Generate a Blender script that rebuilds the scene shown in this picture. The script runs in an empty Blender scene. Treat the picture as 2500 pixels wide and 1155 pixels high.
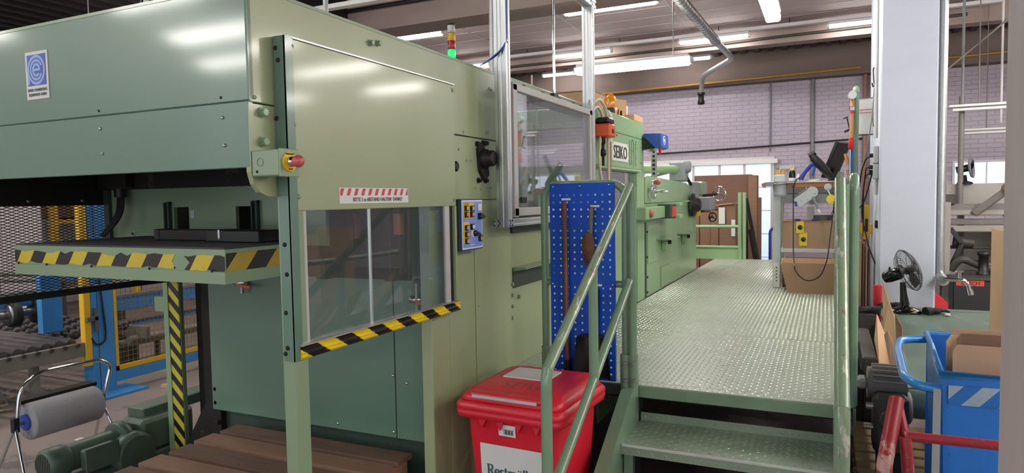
import bpy, math, random
from mathutils import Vector, Matrix
random.seed(7)
SC = bpy.context.scene
COL = SC.collection
PI = math.pi

# ------------------------------------------------------------------ camera, world, exposure
H = 1.8                                     # eye height over the hall floor
YAW, PITCH, ROLL, FPX = math.radians(25.0), math.radians(-3.18), math.radians(1.0), 1655.0
_fw = Vector((-math.sin(YAW)*math.cos(PITCH), math.cos(YAW)*math.cos(PITCH), math.sin(PITCH)))
_r = Vector((math.cos(YAW), math.sin(YAW), 0)); _u = _r.cross(_fw)
_r2 = _r*math.cos(ROLL) - _u*math.sin(ROLL); _u2 = _u*math.cos(ROLL) + _r*math.sin(ROLL)
cam = bpy.data.cameras.new('camera'); co = bpy.data.objects.new('camera', cam); COL.objects.link(co)
cam.sensor_fit = 'HORIZONTAL'; cam.sensor_width = 36.0; cam.lens = FPX*36.0/2500.0
cam.clip_start = 0.05; cam.clip_end = 200
co.matrix_world = Matrix(((_r2.x, _u2.x, -_fw.x, 0), (_r2.y, _u2.y, -_fw.y, 0), (_r2.z, _u2.z, -_fw.z, H), (0, 0, 0, 1)))
SC.camera = co
W = bpy.data.worlds.new('world'); SC.world = W; W.use_nodes = True
W.node_tree.nodes['Background'].inputs[0].default_value = (0.86, 0.93, 1.0, 1)
W.node_tree.nodes['Background'].inputs[1].default_value = 0.85
SC.view_settings.view_transform = 'Standard'; SC.view_settings.look = 'None'
SC.view_settings.gamma = 1.0; SC.view_settings.use_curve_mapping = False
SC.view_settings.exposure = 0.78
LAMP_EMIT = 34.0

# ------------------------------------------------------------------ mesh helpers
def V(*a): return Vector(a)
class MB:
    def __init__(s): s.v = []; s.f = []; s.sm = []
    def add(s, vs, fs, smooth=False):
        n = len(s.v); s.v += [Vector(p) for p in vs]
        for f in fs: s.f.append([i+n for i in f]); s.sm.append(smooth)
        return s
    def box(s, x0, x1, y0, y1, z0, z1, c=0.0):
        return s.obox(V((x0+x1)/2, (y0+y1)/2, (z0+z1)/2), V(abs(x1-x0)/2, abs(y1-y0)/2, abs(z1-z0)/2), None, c)
    def obox(s, ctr, h, M=None, c=0.0):
        ctr = Vector(ctr); h = Vector(h)
        T = (lambda p: ctr + (M @ p if M else p))
        c = min(c, 0.9*min(h))
        if c <= 0:
            vs = [T(V(a*h.x, b*h.y, d*h.z)) for d in (-1, 1) for b in (-1, 1) for a in (-1, 1)]
            fs = [(0, 2, 3, 1), (4, 5, 7, 6), (0, 1, 5, 4), (2, 6, 7, 3), (0, 4, 6, 2), (1, 3, 7, 5)]
            return s.add(vs, fs)
        vs = []; idx = {}
        for a in (-1, 1):
            for b in (-1, 1):
                for d in (-1, 1):
                    for ax in range(3):
                        p = [a*(h.x-c), b*(h.y-c), d*(h.z-c)]; p[ax] = (a, b, d)[ax]*h[ax]
                        idx[(a, b, d, ax)] = len(vs); vs.append(T(Vector(p)))
        fs = []
        for ax in range(3):
            o1, o2 = (ax+1) % 3, (ax+2) % 3
            for sg in (-1, 1):
                loop = []
                for (p, q) in ((-1, -1), (1, -1), (1, 1), (-1, 1)):
                    k = [0, 0, 0]; k[ax] = sg; k[o1] = p; k[o2] = q; loop.append(idx[(*k, ax)])
                fs.append(loop if sg > 0 else loop[::-1])
            for p in (-1, 1):
                for q in (-1, 1):
                    k0 = [0, 0, 0]; k0[o1] = p; k0[o2] = q; k1 = list(k0); k0[ax] = -1; k1[ax] = 1
                    l = [idx[(*k0, o1)], idx[(*k1, o1)], idx[(*k1, o2)], idx[(*k0, o2)]]
                    fs.append(l if p*q < 0 else l[::-1])
        for a in (-1, 1):
            for b in (-1, 1):
                for d in (-1, 1):
                    l = [idx[(a, b, d, 0)], idx[(a, b, d, 1)], idx[(a, b, d, 2)]]
                    fs.append(l if a*b*d > 0 else l[::-1])
        return s.add(vs, fs)
    def bar(s, p0, p1, w, h, up=(0, 0, 1), c=0.0):
        p0 = Vector(p0); p1 = Vector(p1); d = p1-p0; L = d.length; d.normalize(); up = Vector(up)
        x = d.cross(up)
        if x.length < 1e-5: x = d.cross(V(0, 1, 0))
        x.normalize(); z = x.cross(d)
        M = Matrix((x, d, z)).transposed()
        return s.obox((p0+p1)/2, (w/2, L/2, h/2), M, c)
    def rings(s, rings, cap=True, smooth=True, closed=False):
        n = len(rings[0]); vs = [p for r in rings for p in r]; fs = []
        m = len(rings)
        for i in range(m if closed else m-1):
            j = (i+1) % m
            for k in range(n):
                fs.append((i*n+k, i*n+(k+1) % n, j*n+(k+1) % n, j*n+k))
        s.add(vs, fs, smooth)
        if cap and not closed:
            s.add(rings[0], [tuple(range(n))[::-1]]); s.add(rings[-1], [tuple(range(n))])
        return s
    def tube(s, pts, r, seg=10, cap=True, bend=0.0, bseg=5, closed=False):
        pts = [Vector(p) for p in pts]
        if bend > 0 and len(pts) > 2:
            out = [] if closed else [pts[0]]
            rng = range(len(pts)) if closed else range(1, len(pts)-1)
            for i in rng:
                p = pts[i]; a = (pts[i-1]-p); b = (pts[(i+1) % len(pts)]-p)
                t = min(bend, a.length*.48, b.length*.48); a.normalize(); b.normalize()
                A = p+a*t; B = p+b*t
                for k in range(bseg+1):
                    u = k/bseg; out.append(A*(1-u)**2 + p*2*u*(1-u) + B*u*u)
            if not closed: out.append(pts[-1])
            pts = out
        n = len(pts); rs = r if isinstance(r, (list, tuple)) else [r]*n
        rings = []; t0 = None; x = None
        for i in range(n):
            if closed: t = (pts[(i+1) % n]-pts[i-1])
            else: t = (pts[min(i+1, n-1)]-pts[max(i-1, 0)])
            t.normalize()
            if x is None:
                x = t.cross(V(0, 0, 1)) if abs(t.z) < .9 else t.cross(V(0, 1, 0))
            x = x - t*x.dot(t); x.normalize(); y = t.cross(x)
            rings.append([pts[i] + (x*math.cos(2*PI*k/seg) + y*math.sin(2*PI*k/seg))*rs[i] for k in range(seg)])
        return s.rings(rings, cap, True, closed)
    def cyl(s, p0, p1, r, r1=None, seg=14, cap=True):
        return s.tube([p0, p1], [r, r if r1 is None else r1], seg, cap)
    def lathe(s, org, ax, prof, seg=18, smooth=True, cap=True):
        org = Vector(org); ax = Vector(ax).normalized()
        x = ax.cross(V(0, 0, 1)) if abs(ax.z) < .9 else ax.cross(V(0, 1, 0)); x.normalize(); y = ax.cross(x)
        rings = [[org + ax*h + (x*math.cos(2*PI*k/seg)+y*math.sin(2*PI*k/seg))*max(r, 1e-4) for k in range(seg)] for (r, h) in prof]
        return s.rings(rings, cap, smooth)
    def prism(s, poly, ax, a, b):
        """poly: 2D points in the two axes other than ax (in x,y,z order), extruded from a to b"""
        def P(p, t):
            if ax == 'X': return (t, p[0], p[1])
            if ax == 'Y': return (p[0], t, p[1])
            return (p[0], p[1], t)
        n = len(poly); vs = [P(p, a) for p in poly]+[P(p, b) for p in poly]
        fs = [tuple(range(n)), tuple(range(n, 2*n))[::-1]] + [(i, n+i, n+(i+1) % n, (i+1) % n) for i in range(n)]
        return s.add(vs, fs)
    def quad(s, a, b, c, d): return s.add([a, b, c, d], [(0, 1, 2, 3)])
    def hexa(s, bot, top):
        return s.add(list(bot)+list(top), [(3, 2, 1, 0), (4, 5, 6, 7), (0, 1, 5, 4), (1, 2, 6, 5), (2, 3, 7, 6), (3, 0, 4, 7)])
    def hexbolt(s, p, ax, r, h):
        s.lathe(p, ax, [(r*1.25, 0), (r*1.25, h*.25)], 14); return s.lathe(p, ax, [(r, h*.25), (r, h*.95), (r*.85, h)], 6, False)
    def dome(s, p, ax, r, h):
        return s.lathe(p, ax, [(r, 0), (r*.92, h*.45), (r*.65, h*.85), (r*.2, h)], 10)
    def blob(s, c, rx, ry, rz, M=None, seg=12, rg=8, jit=0.0):
        rings = []
        c = Vector(c)
        for i in range(1, rg):
            th = PI*i/rg; ring = []
            for k in range(seg):
                ph = 2*PI*k/seg; j = 1+random.uniform(-jit, jit)
                p = V(rx*math.sin(th)*math.cos(ph), ry*math.sin(th)*math.sin(ph), -rz*math.cos(th))*j
                ring.append(c + (M @ p if M else p))
            rings.append(ring)
        return s.rings(rings, True, True)
    def mesh(s, name, off=None):
        me = bpy.data.meshes.new(name)
        vs = [off @ p for p in s.v] if off is not None else s.v
        me.from_pydata([tuple(p) for p in vs], [], s.f)
        me.polygons.foreach_set('use_smooth', s.sm)
        me.update(); 
        import bmesh
        bm = bmesh.new(); bm.from_mesh(me)
        if len(bm.faces) < 60000: bmesh.ops.recalc_face_normals(bm, faces=bm.faces)
        bm.to_mesh(me); bm.free()
        return me
def B(*a, **k): return MB().box(*a, **k)
def T(*a, **k): return MB().tube(*a, **k)

WM = {}
def tag(o, label=None, cat=None, group=None, kind=None):
    if label: o['label'] = label
    if cat: o['category'] = cat
    if group: o['group'] = group
    if kind: o['kind'] = kind
    return o
def thing(name, label, cat, loc=(0, 0, 0), group=None, rz=0.0):
    o = bpy.data.objects.new(name, None); COL.objects.link(o)
    o.location = loc; o.rotation_euler = (0, 0, rz); o.empty_display_size = 0.1
    WM[o.name] = Matrix.Translation(Vector(loc)) @ Matrix.Rotation(rz, 4, 'Z')
    return tag(o, label, cat, group)
def part(name, mb, m, parent=None, label=None, kind=None, local=False):
    """mesh given in world coordinates (local=True: in the parent's own coordinates)"""
    w = WM.get(parent.name, Matrix()) if parent else Matrix()
    me = mb.mesh(name, None if local or not parent else w.inverted())
    me.materials.append(MT[m])
    o = bpy.data.objects.new(name, me); COL.objects.link(o)
    if parent: o.parent = parent
    WM[o.name] = w
    return tag(o, label, None, None, kind)
def solo(name, mb, m, label, cat, org, group=None, kind=None):
    """a thing that is one mesh; its origin sits at its base"""
    me = mb.mesh(name, Matrix.Translation(-Vector(org))); me.materials.append(MT[m])
    o = bpy.data.objects.new(name, me); COL.objects.link(o); o.location = org
    WM[o.name] = Matrix.Translation(Vector(org))
    return tag(o, label, cat, group, kind)
def struct(name, mb, m, parent=None):
    o = part(name, mb, m, parent)
    if not parent: o['kind'] = 'structure'
    return o
def piece(name, me, loc, parent, rot=None, scale=None):
    """a repeat of a shared mesh, placed in world coordinates under parent"""
    o = bpy.data.objects.new(name, me); COL.objects.link(o)
    o.parent = parent; l = Vector(loc)
    if parent: l = WM[parent.name].inverted() @ l
    o.location = l
    if rot: o.rotation_euler = rot
    if scale: o.scale = scale
    return o
def share(name, mb, m):
    me = mb.mesh(name); me.materials.append(MT[m]); return me
def kids(o): return [c for c in o.children]
def copy_tree(o, loc, rz=None, label=None, parent=None):
    c = o.copy(); COL.objects.link(c)
    if parent is None:
        c.location = loc
        if rz is not None: c.rotation_euler = (0, 0, rz)
    else: c.parent = parent
    if label: c['label'] = label
    for ch in kids(o): copy_tree(ch, None, parent=c)
    return c
def text(body, size, loc, xdir, ydir, m, parent, name='lettering', ext=0.0008, align='LEFT', sx=1.0, label=None):
    """flat lettering as a mesh, baseline starting at loc, running along xdir"""
    cu = bpy.data.curves.new(name, 'FONT'); cu.body = body; cu.size = size; cu.extrude = ext
    cu.align_x = align; cu.resolution_u = 2
    tmp = bpy.data.objects.new(name+'_tmp', cu); COL.objects.link(tmp)
    dg = bpy.context.evaluated_depsgraph_get(); dg.update()
    me = bpy.data.meshes.new_from_object(tmp.evaluated_get(dg)); me.name = name
    bpy.data.objects.remove(tmp); bpy.data.curves.remove(cu)
    x = Vector(xdir).normalized(); y = Vector(ydir).normalized(); z = x.cross(y)
    M = Matrix.Translation(Vector(loc)) @ Matrix((x*sx, y, z)).transposed().to_4x4()
    w = WM.get(parent.name, Matrix()) if parent else Matrix()
    me.transform(w.inverted() @ M); me.materials.clear(); me.materials.append(MT[m])
    o = bpy.data.objects.new(name, me); COL.objects.link(o); o.parent = parent; WM[o.name] = w
    return tag(o, label)
def fillet(poly, r, n=5, only=None):
    out = []
    for i, p in enumerate(poly):
        p = Vector(p)
        if only is not None and i not in only: out.append(tuple(p)); continue
        a = Vector(poly[i-1])-p; b = Vector(poly[(i+1) % len(poly)])-p
        t = min(r, a.length*.49, b.length*.49); a.normalize(); b.normalize()
        A = p+a*t; Bq = p+b*t
        for k in range(n+1):
            u = k/n; out.append(tuple(A*(1-u)**2+p*2*u*(1-u)+Bq*u*u))
    return out

# ------------------------------------------------------------------ materials
MT = {}
def lin(c):
    if isinstance(c, str): c = tuple(int(c[i:i+2], 16)/255 for i in (0, 2, 4))
    return tuple(x/12.92 if x <= .04045 else ((x+.055)/1.055)**2.4 for x in c[:3])
def mat(name, col, rough=.5, metal=0., var=.08, scale=6., bump=0., bscale=60., wear=None, wthr=.62, wscale=9., emit=None, es=0., alpha=None, coat=0., spec=None, stretch=None, wear2=None):
    m = bpy.data.materials.new(name); m.use_nodes = True; MT[name] = m
    nt = m.node_tree; N = nt.nodes; L = nt.links; b = N['Principled BSDF']
    b.inputs['Roughness'].default_value = rough; b.inputs['Metallic'].default_value = metal
    if coat: b.inputs['Coat Weight'].default_value = coat; b.inputs['Coat Roughness'].default_value = .1
    if spec is not None: b.inputs['Specular IOR Level'].default_value = spec
    c = lin(col)
    tc = N.new('ShaderNodeTexCoord'); mp = N.new('ShaderNodeMapping'); L.new(tc.outputs['Object'], mp.inputs[0])
    if stretch: mp.inputs['Scale'].default_value = stretch
    out = None
    if var > 0:
        nz = N.new('ShaderNodeTexNoise'); nz.inputs['Scale'].default_value = scale; nz.inputs['Detail'].default_value = 5
        nz.inputs['Roughness'].default_value = .62
        L.new(mp.outputs[0], nz.inputs['Vector'])
        mx = N.new('ShaderNodeMix'); mx.data_type = 'RGBA'
        mx.inputs[6].default_value = (*[max(0, x*(1-var*1.6)) for x in c], 1); mx.inputs[7].default_value = (*[min(1, x*(1+var*1.6)) for x in c], 1)
        L.new(nz.outputs['Fac'], mx.inputs[0]); out = mx.outputs[2]
    if wear:
        for (wc, wt, ws) in ([(wear, wthr, wscale)] + ([wear2] if wear2 else [])):
            n2 = N.new('ShaderNodeTexNoise'); n2.inputs['Scale'].default_value = ws; n2.inputs['Detail'].default_value = 8
            n2.inputs['Roughness'].default_value = .7
            L.new(mp.outputs[0], n2.inputs['Vector'])
            rp = N.new('ShaderNodeMapRange'); rp.inputs[1].default_value = wt; rp.inputs[2].default_value = wt+.035
            L.new(n2.outputs['Fac'], rp.inputs[0])
            m2 = N.new('ShaderNodeMix'); m2.data_type = 'RGBA'; L.new(rp.outputs[0], m2.inputs[0])
            if out is not None: L.new(out, m2.inputs[6])
            else: m2.inputs[6].default_value = (*c, 1)
            m2.inputs[7].default_value = (*lin(wc), 1); out = m2.outputs[2]
    if out is not None: L.new(out, b.inputs['Base Color'])
    else: b.inputs['Base Color'].default_value = (*c, 1)
    if bump > 0:
        n3 = N.new('ShaderNodeTexNoise'); n3.inputs['Scale'].default_value = bscale; n3.inputs['Detail'].default_value = 4
        L.new(mp.outputs[0], n3.inputs['Vector'])
        bp = N.new('ShaderNodeBump'); bp.inputs['Strength'].default_value = bump; bp.inputs['Distance'].default_value = .01
        L.new(n3.outputs['Fac'], bp.inputs['Height']); L.new(bp.outputs[0], b.inputs['Normal'])
    if emit: b.inputs['Emission Color'].default_value = (*lin(emit), 1); b.inputs['Emission Strength'].default_value = es
    return m
def stripes(name, c1, c2, period, slant, ax=0, ay=2, rough=.4, duty=.5, phase=0.0, dirt=.06):
    """diagonal two-colour tape: bands along axis ax, slanted with axis ay"""
    m = bpy.data.materials.new(name); m.use_nodes = True; MT[name] = m
    nt = m.node_tree; N = nt.nodes; L = nt.links; b = N['Principled BSDF']; b.inputs['Roughness'].default_value = rough
    tc = N.new('ShaderNodeTexCoord'); sp = N.new('ShaderNodeSeparateXYZ'); L.new(tc.outputs['Object'], sp.inputs[0])
    def mth(op, a, bb):
        n = N.new('ShaderNodeMath'); n.operation = op
        for i, q in enumerate((a, bb)):
            if isinstance(q, (int, float)): n.inputs[i].default_value = q
            else: L.new(q, n.inputs[i])
        return n.outputs[0]
    u = mth('ADD', mth('ADD', sp.outputs[ax], mth('MULTIPLY', sp.outputs[ay], slant)), phase)
    fr = mth('FRACT', mth('DIVIDE', mth('ADD', u, 50*period), period), 0)
    st = mth('GREATER_THAN', fr, duty)
    mx = N.new('ShaderNodeMix'); mx.data_type = 'RGBA'; L.new(st, mx.inputs[0])
    mx.inputs[6].default_value = (*lin(c1), 1); mx.inputs[7].default_value = (*lin(c2), 1)
    nz = N.new('ShaderNodeTexNoise'); nz.inputs['Scale'].default_value = 25; nz.inputs['Detail'].default_value = 6; L.new(tc.outputs['Object'], nz.inputs[0])
    hs = N.new('ShaderNodeHueSaturation'); L.new(mx.outputs[2], hs.inputs['Color'])
    L.new(mth('ADD', mth('MULTIPLY', nz.outputs['Fac'], dirt*4), 1-dirt*2), hs.inputs['Value'])
    L.new(hs.outputs[0], b.inputs['Base Color'])
    return m
def glass(name, tint=(.86, .92, .92), refl_rough=.02, opac=.12, gain=1.0):
    """thin clear sheet: see-through with a mirror sheen that grows at grazing angles"""
    m = bpy.data.materials.new(name); m.use_nodes = True; MT[name] = m
    nt = m.node_tree; N = nt.nodes; L = nt.links; N.remove(N['Principled BSDF'])
    o = N['Material Output']; tr = N.new('ShaderNodeBsdfTransparent'); tr.inputs[0].default_value = (*tint, 1)
    gl = N.new('ShaderNodeBsdfGlossy'); gl.inputs['Roughness'].default_value = refl_rough; gl.inputs[0].default_value = (1, 1, 1, 1)
    df = N.new('ShaderNodeBsdfDiffuse'); df.inputs[0].default_value = (.55, .56, .56, 1)
    m0 = N.new('ShaderNodeMixShader'); m0.inputs[0].default_value = opac; L.new(tr.outputs[0], m0.inputs[1]); L.new(df.outputs[0], m0.inputs[2])
    ge = N.new('ShaderNodeNewGeometry'); dt = N.new('ShaderNodeVectorMath'); dt.operation = 'DOT_PRODUCT'
    L.new(ge.outputs['Normal'], dt.inputs[0]); L.new(ge.outputs['Incoming'], dt.inputs[1])
    def mm(op, a, b=None):
        n = N.new('ShaderNodeMath'); n.operation = op; n.use_clamp = (op == 'MULTIPLY_ADD')
        for k, q in enumerate((a, b)):
            if q is None: continue
            if isinstance(q, (int, float)): n.inputs[k].default_value = q
            else: L.new(q, n.inputs[k])
        return n
    c5 = mm('POWER', mm('SUBTRACT', 1.0, mm('ABSOLUTE', dt.outputs['Value']).outputs[0]).outputs[0], 5.0)
    mu = mm('MULTIPLY_ADD', c5.outputs[0], .95*gain); mu.inputs[2].default_value = .045*gain      # Schlick, same from both sides
    mx = N.new('ShaderNodeMixShader'); L.new(mu.outputs[0], mx.inputs[0]); L.new(m0.outputs[0], mx.inputs[1]); L.new(gl.outputs[0], mx.inputs[2])
    L.new(mx.outputs[0], o.inputs[0]); return m

GREEN = '98a27c'
mat('green', GREEN, .35, var=.05, scale=2.5, coat=.35, bump=.006, bscale=3., wear='4f5c4c', wthr=.78, wscale=14)  # same paint as the hood front; warm light on the sides put into the colour
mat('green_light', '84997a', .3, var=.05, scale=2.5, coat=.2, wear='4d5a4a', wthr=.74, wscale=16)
mat('green_cool_lit', '5e7c6b', .36, var=.05, scale=3., coat=.42, wear='3b4740', wthr=.8, wscale=12)  # same paint as the side panels, with cooler light put into the colour
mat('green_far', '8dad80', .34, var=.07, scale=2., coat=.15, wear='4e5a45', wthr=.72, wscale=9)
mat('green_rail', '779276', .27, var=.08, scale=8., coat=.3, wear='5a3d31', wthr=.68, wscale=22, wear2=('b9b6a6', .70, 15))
mat('green_worn', '7f9478', .3, var=.1, scale=8., coat=.2, wear='8b5d4e', wthr=.60, wscale=13, wear2=('c2bfae', .6, 10), stretch=(3, .7, .7))
mat('deck', '98a392', .36, .15, var=.13, scale=1.4, wear='6b7a64', wthr=.62, wscale=3.5)
mat('deck_lozenge', 'd6d8cb', .24, .35, var=.1, scale=3, wear='aab3a2', wthr=.6, wscale=3)  # paler than the deck: highlights on the raised tears put into the colour
mat('worn_edge', 'dcdcd6', .32, .35, var=.1, scale=12, wear='8b9a85', wthr=.66, wscale=9)
mat('tread_plate', '8b9a85', .4, .05, var=.1, scale=4)
mat('tread_lozenge', '95a48e', .26, .15, var=.08, scale=9, wear='8a3b33', wthr=.66, wscale=3.5)
mat('seam', 'b3a7a5', .8, var=.03)
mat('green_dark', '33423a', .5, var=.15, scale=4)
mat('motor_green', '46584c', .45, var=.15, scale=8, bump=.05, wear='2b332d', wthr=.62, wscale=7)
mat('mech_dark', '1d1a1b', .6, var=.3, scale=6)
mat('black', '141414', .45, var=.1)
mat('black_gloss', '0e0e0f', .18, var=.05)
mat('black_rubber', '1a1a1b', .75, var=.15, scale=20, bump=.1)
mat('black_and_shade', '17140f', .7, var=.4, scale=5, wear='3a3530', wthr=.6, wscale=5)  # near-black for black parts and for painted shade in cavities and under the deck
mat('dark_steel', '2c2927', .5, .5, var=.25, scale=8, wear='5b5753', wthr=.64, wscale=12)
mat('steel', '8d8e8e', .35, .85, var=.12, scale=12)
mat('chrome', 'd4d6d8', .12, 1., var=.05, scale=20)
mat('galv', 'a9abac', .38, .75, var=.18, scale=30)
mat('alu', 'c9cacb', .33, .8, var=.06, scale=10, stretch=(1, 1, .1))
mat('alu_dark', '7d7f82', .4, .8, var=.06)
mat('frame_grey', 'b5b0ad', .5, var=.04)
mat('white_paint', 'c9c9cb', .5, var=.03)
mat('white', 'e2e1de', .5, var=.03)
mat('paper', 'd9d8d4', .7, var=.04)
mat('grey_plastic', '8f9295', .45, var=.05)
mat('grey_light', 'b9bdbd', .45, var=.05)
mat('mat_grey', '4a4748', .85, var=.2, scale=14, bump=.2, bscale=120)
mat('logo_blue', '2a4fae', .4, var=.02)
mat('logo_pale', '8fa6d8', .4, var=.02)
mat('panel_blue', '7b93dc', .4, var=.03)
mat('panel_edge', '27368f', .4, var=.03)
mat('peg_blue', '0c4fc4', .45, var=.06, scale=3, spec=.3)
mat('bin_blue', '1a68bb', .4, var=.12, scale=4, wear='15508f', wthr=.6)
mat('rail_blue', '2f86cf', .3, var=.06, coat=.3)
mat('frame_blue', '3b82c0', .45, var=.12, scale=4, wear='2a5d8c', wthr=.66, wscale=10)
mat('box_blue', '2a55ae', .35, var=.04)
mat('yellow', 'd3a826', .45, var=.1, scale=8, wear='8a7430', wthr=.68)
mat('yellow_bright', 'e8d12c', .5, var=.04)
mat('yellow_label', 'e6b80c', .45, var=.04)
mat('red', 'c8202c', .4, var=.05)
mat('red_bin', 'd41f33', .38, var=.06, scale=5, wear='b53a42', wthr=.66, wscale=5)
mat('red_rail', '9c2a33', .35, var=.1, scale=10, wear='b98f87', wthr=.56, wscale=7, stretch=(1, 1, .6))
mat('red_button', 'c25055', .3, var=.04, coat=.3)
mat('orange', 'd9582a', .4, var=.06)
mat('orange_red', 'c4462f', .4, var=.08)
mat('teal_text', '2f5f66', .5, var=0)
mat('black_text', '1c1c1e', .5, var=0)
mat('grey_text', '6f7074', .6, var=0)
mat('card', 'ab8a70', .8, var=.06, scale=5, bump=.03)
mat('card_light', 'caa57f', .8, var=.05, scale=5)
mat('card_dark', '745648', .85, var=.12, scale=3, stretch=(1, 1, 12))
mat('card_edge', '856653', .85, var=.25, scale=4, stretch=(.6, .6, 60))
mat('wood', '8a6a55', .75, var=.22, scale=4, stretch=(1, 6, 6), bump=.15, bscale=30, wear='3d2d25', wthr=.7, wscale=7)
mat('wood_dark', '6e5547', .8, var=.25, scale=3, stretch=(1, 7, 5), bump=.2, bscale=30, wear='352720', wthr=.66, wscale=6)
mat('wood_edge', '9c6b52', .75, var=.2, scale=4, stretch=(1, 6, 6))
mat('wood_pale', 'cdb089', .75, var=.15, scale=4, stretch=(1, 7, 7), wear='8e7152', wthr=.68, wscale=5)
mat('wood_brown', '6d3a2c', .5, var=.2, scale=6, stretch=(8, 8, 1), coat=.2)
mat('bench_wood', '9b6540', .5, var=.15, scale=5, stretch=(1, 6, 6))
mat('handle_wood', 'b98157', .5, var=.2, scale=6, stretch=(6, 6, 1))
mat('bristle', '6b4a3a', .9, var=.35, scale=40, bump=.6, bscale=120)
mat('roll_grey', '8b898d', .95, var=.1, scale=5, bump=.2, bscale=90, wear='4f4d55', wthr=.64, wscale=55)
mat('hose_beige', 'cdbfa3', .5, var=.06)
mat('hose_tan', '8a6f45', .5, var=.1)
mat('cable_grey', '77797c', .5, var=.05)
mat('amber', 'e08a12', .12, var=.05, coat=.5)
mat('amber_base', 'd87418', .3, var=.05)
mat('lamp_green', '12a352', .3, var=0, emit='10e060', es=.9)
mat('lamp_red', 'a8222c', .3, var=.03)
mat('lamp_yellow', 'cf9a1e', .3, var=.03)
mat('lamp_clear', 'b9b6b8', .3, var=.03)
mat('tube_light', 'ffffff', .4, var=0, emit='fffaf2', es=LAMP_EMIT)
mat('lamp_body', 'c9c6c8', .45, var=.03)
mat('belt_green', '5f7466', .42, var=.14, scale=3, wear='7c8078', wthr=.6, wscale=4, stretch=(3, .6, 1))
mat('machine_grey', '6d6964', .5, var=.15, scale=5, wear='4a4643', wthr=.66)
mat('machine_pale', '8f8a84', .5, var=.1, scale=4)
mat('machine_dark', '3d3833', .55, var=.25, scale=5)
mat('roller_dark', '4a4548', .4, .5, var=.2, scale=6)
mat('roller_steel', '7d7678', .3, .8, var=.2, scale=6)
mat('conc_floor', '80746f', .62, var=.16, scale=1.3, bump=.05, bscale=14, wear='675c58', wthr=.6, wscale=1.6)
mat('concrete', 'a89c97', .8, var=.1, scale=2, bump=.06, bscale=25, wear='8b7f7b', wthr=.66, wscale=3)
mat('concrete_beam', '8d7d77', .85, var=.12, scale=2.2, bump=.06, bscale=25, stretch=(.3, 1, 1))
mat('concrete_dark', '6e605b', .85, var=.14, scale=2.2, stretch=(.3, 1, 1))
mat('slab', 'a89b9a', .85, var=.05, scale=1.2, stretch=(1, .4, 1))
mat('deck_steel', '55494a', .5, .3, var=.2, scale=3)
mat('deck_black', '110c0c', .8, var=.25, scale=3)
mat('brick', 'ada4b1', .7, var=.08, scale=4, bump=.05, bscale=40)
mat('mortar', 'a399a6', .85, var=.08, scale=4)
mat('wall_white', 'c9bfc2', .75, var=.05, scale=1.2, bump=.03)
mat('pillar', 'c6cbd9', .7, var=.04, scale=3, bump=.05, bscale=20, wear='a9aab0', wthr=.71, wscale=4, stretch=(1, 1, 3))
mat('pillar_grey', 'b4a9a7', .85, var=.1, scale=3, bump=.12, bscale=18, wear='8f8583', wthr=.63, wscale=2.5, stretch=(2, 2, .7))
mat('day_pane', 'dfe6f0', .5, var=.03, emit='c6dbfa', es=.42)
mat('pipe_yellow', '9c7530', .45, var=.1)
mat('pipe_copper', 'a9654b', .45, var=.1)
mat('pipe_white', 'c6c2c2', .5, var=.05)
mat('pipe_brown', '8c6659', .6, var=.1)
stripes('hazard_table', 'c9b22c', '1d1715', .182, -.72, 0, 2, .45, .5, 0.04)
stripes('hazard_side', 'a88a26', '1a1512', .2, -.9, 1, 2, .45, .5)
stripes('hazard_bar', 'e6c818', '181412', .19, 1.6, 1, 2, .35, .5)
stripes('hazard_post', 'b9b03a', '141414', .096, .9, 2, 0, .45, .5)
stripes('red_white', 'd8d5d3', 'c8323f', .043, -.45, 1, 2, .5, .56)
stripes('blue_film', '8f9fae', '1c62ad', .11, -.9, 0, 2, .3, .5)
glass('pane_clear', (.88, .92, .92), .012, .04, 1.1)
glass('pane_clear_far', (.85, .88, .92), .02, .06, 2.0)

# ================================================================== the hall
struct('floor', B(-18, 14, -8, 16, -.2, 0), 'conc_floor')
WY = 15.0
wb = struct('wall_back', B(-18, 14, WY, WY+.3, 0, 5.6), 'mortar')
# painted brick: shallow chamfered faces standing proud of the joints
bw, bh, bp = .25, .0833, .007
def brick_mb(x, z, w=bw, mb=None):
    mb = mb or MB(); a = .0035; c = .004; y0 = WY; y1 = WY-bp
    x0, x1, z0, z1 = x+a, x+w-a, z+a, z+bh-a
    return mb.add([(x0, y0, z0), (x1, y0, z0), (x1, y0, z1), (x0, y0, z1), (x0+c, y1, z0+c), (x1-c, y1, z0+c), (x1-c, y1, z1-c), (x0+c, y1, z1-c)],
                  [(4, 5, 6, 7), (0, 1, 5, 4), (1, 2, 6, 5), (2, 3, 7, 6), (3, 0, 4, 7)])
WIN = (2.13, 3.6, 1.88, 2.32)
DOOR = (-3.75, -1.0, 0, 2.58)
bm_one = share('brick', brick_mb(-bw/2-0, -bh/2).add([], []), 'brick')
bm_one.transform(Matrix.Translation((0, -WY, 0)))
n_ind = 0; rest = MB()
for r in range(0, 50):
    z = r*bh
    if z > 4.1: break
    for c in range(-28, 16):
        x = c*bw + (bw/2 if r % 2 else 0)
        if x+bw > DOOR[0] and x < DOOR[1] and z < DOOR[3]: continue
        if x+bw > WIN[0] and x < WIN[1] and z+bh > WIN[2] and z < WIN[3]: continue
        if z < 1.2: continue
        if -3.8 < x < .5 and z >= 2.58 and n_ind < 300:
            piece('brick', bm_one, (x+bw/2, WY+random.uniform(0, .003), z+bh/2), wb); n_ind += 1
        else: brick_mb(x, z, mb=rest)
part('brick_field', rest, 'brick', wb, kind='stuff')

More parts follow.
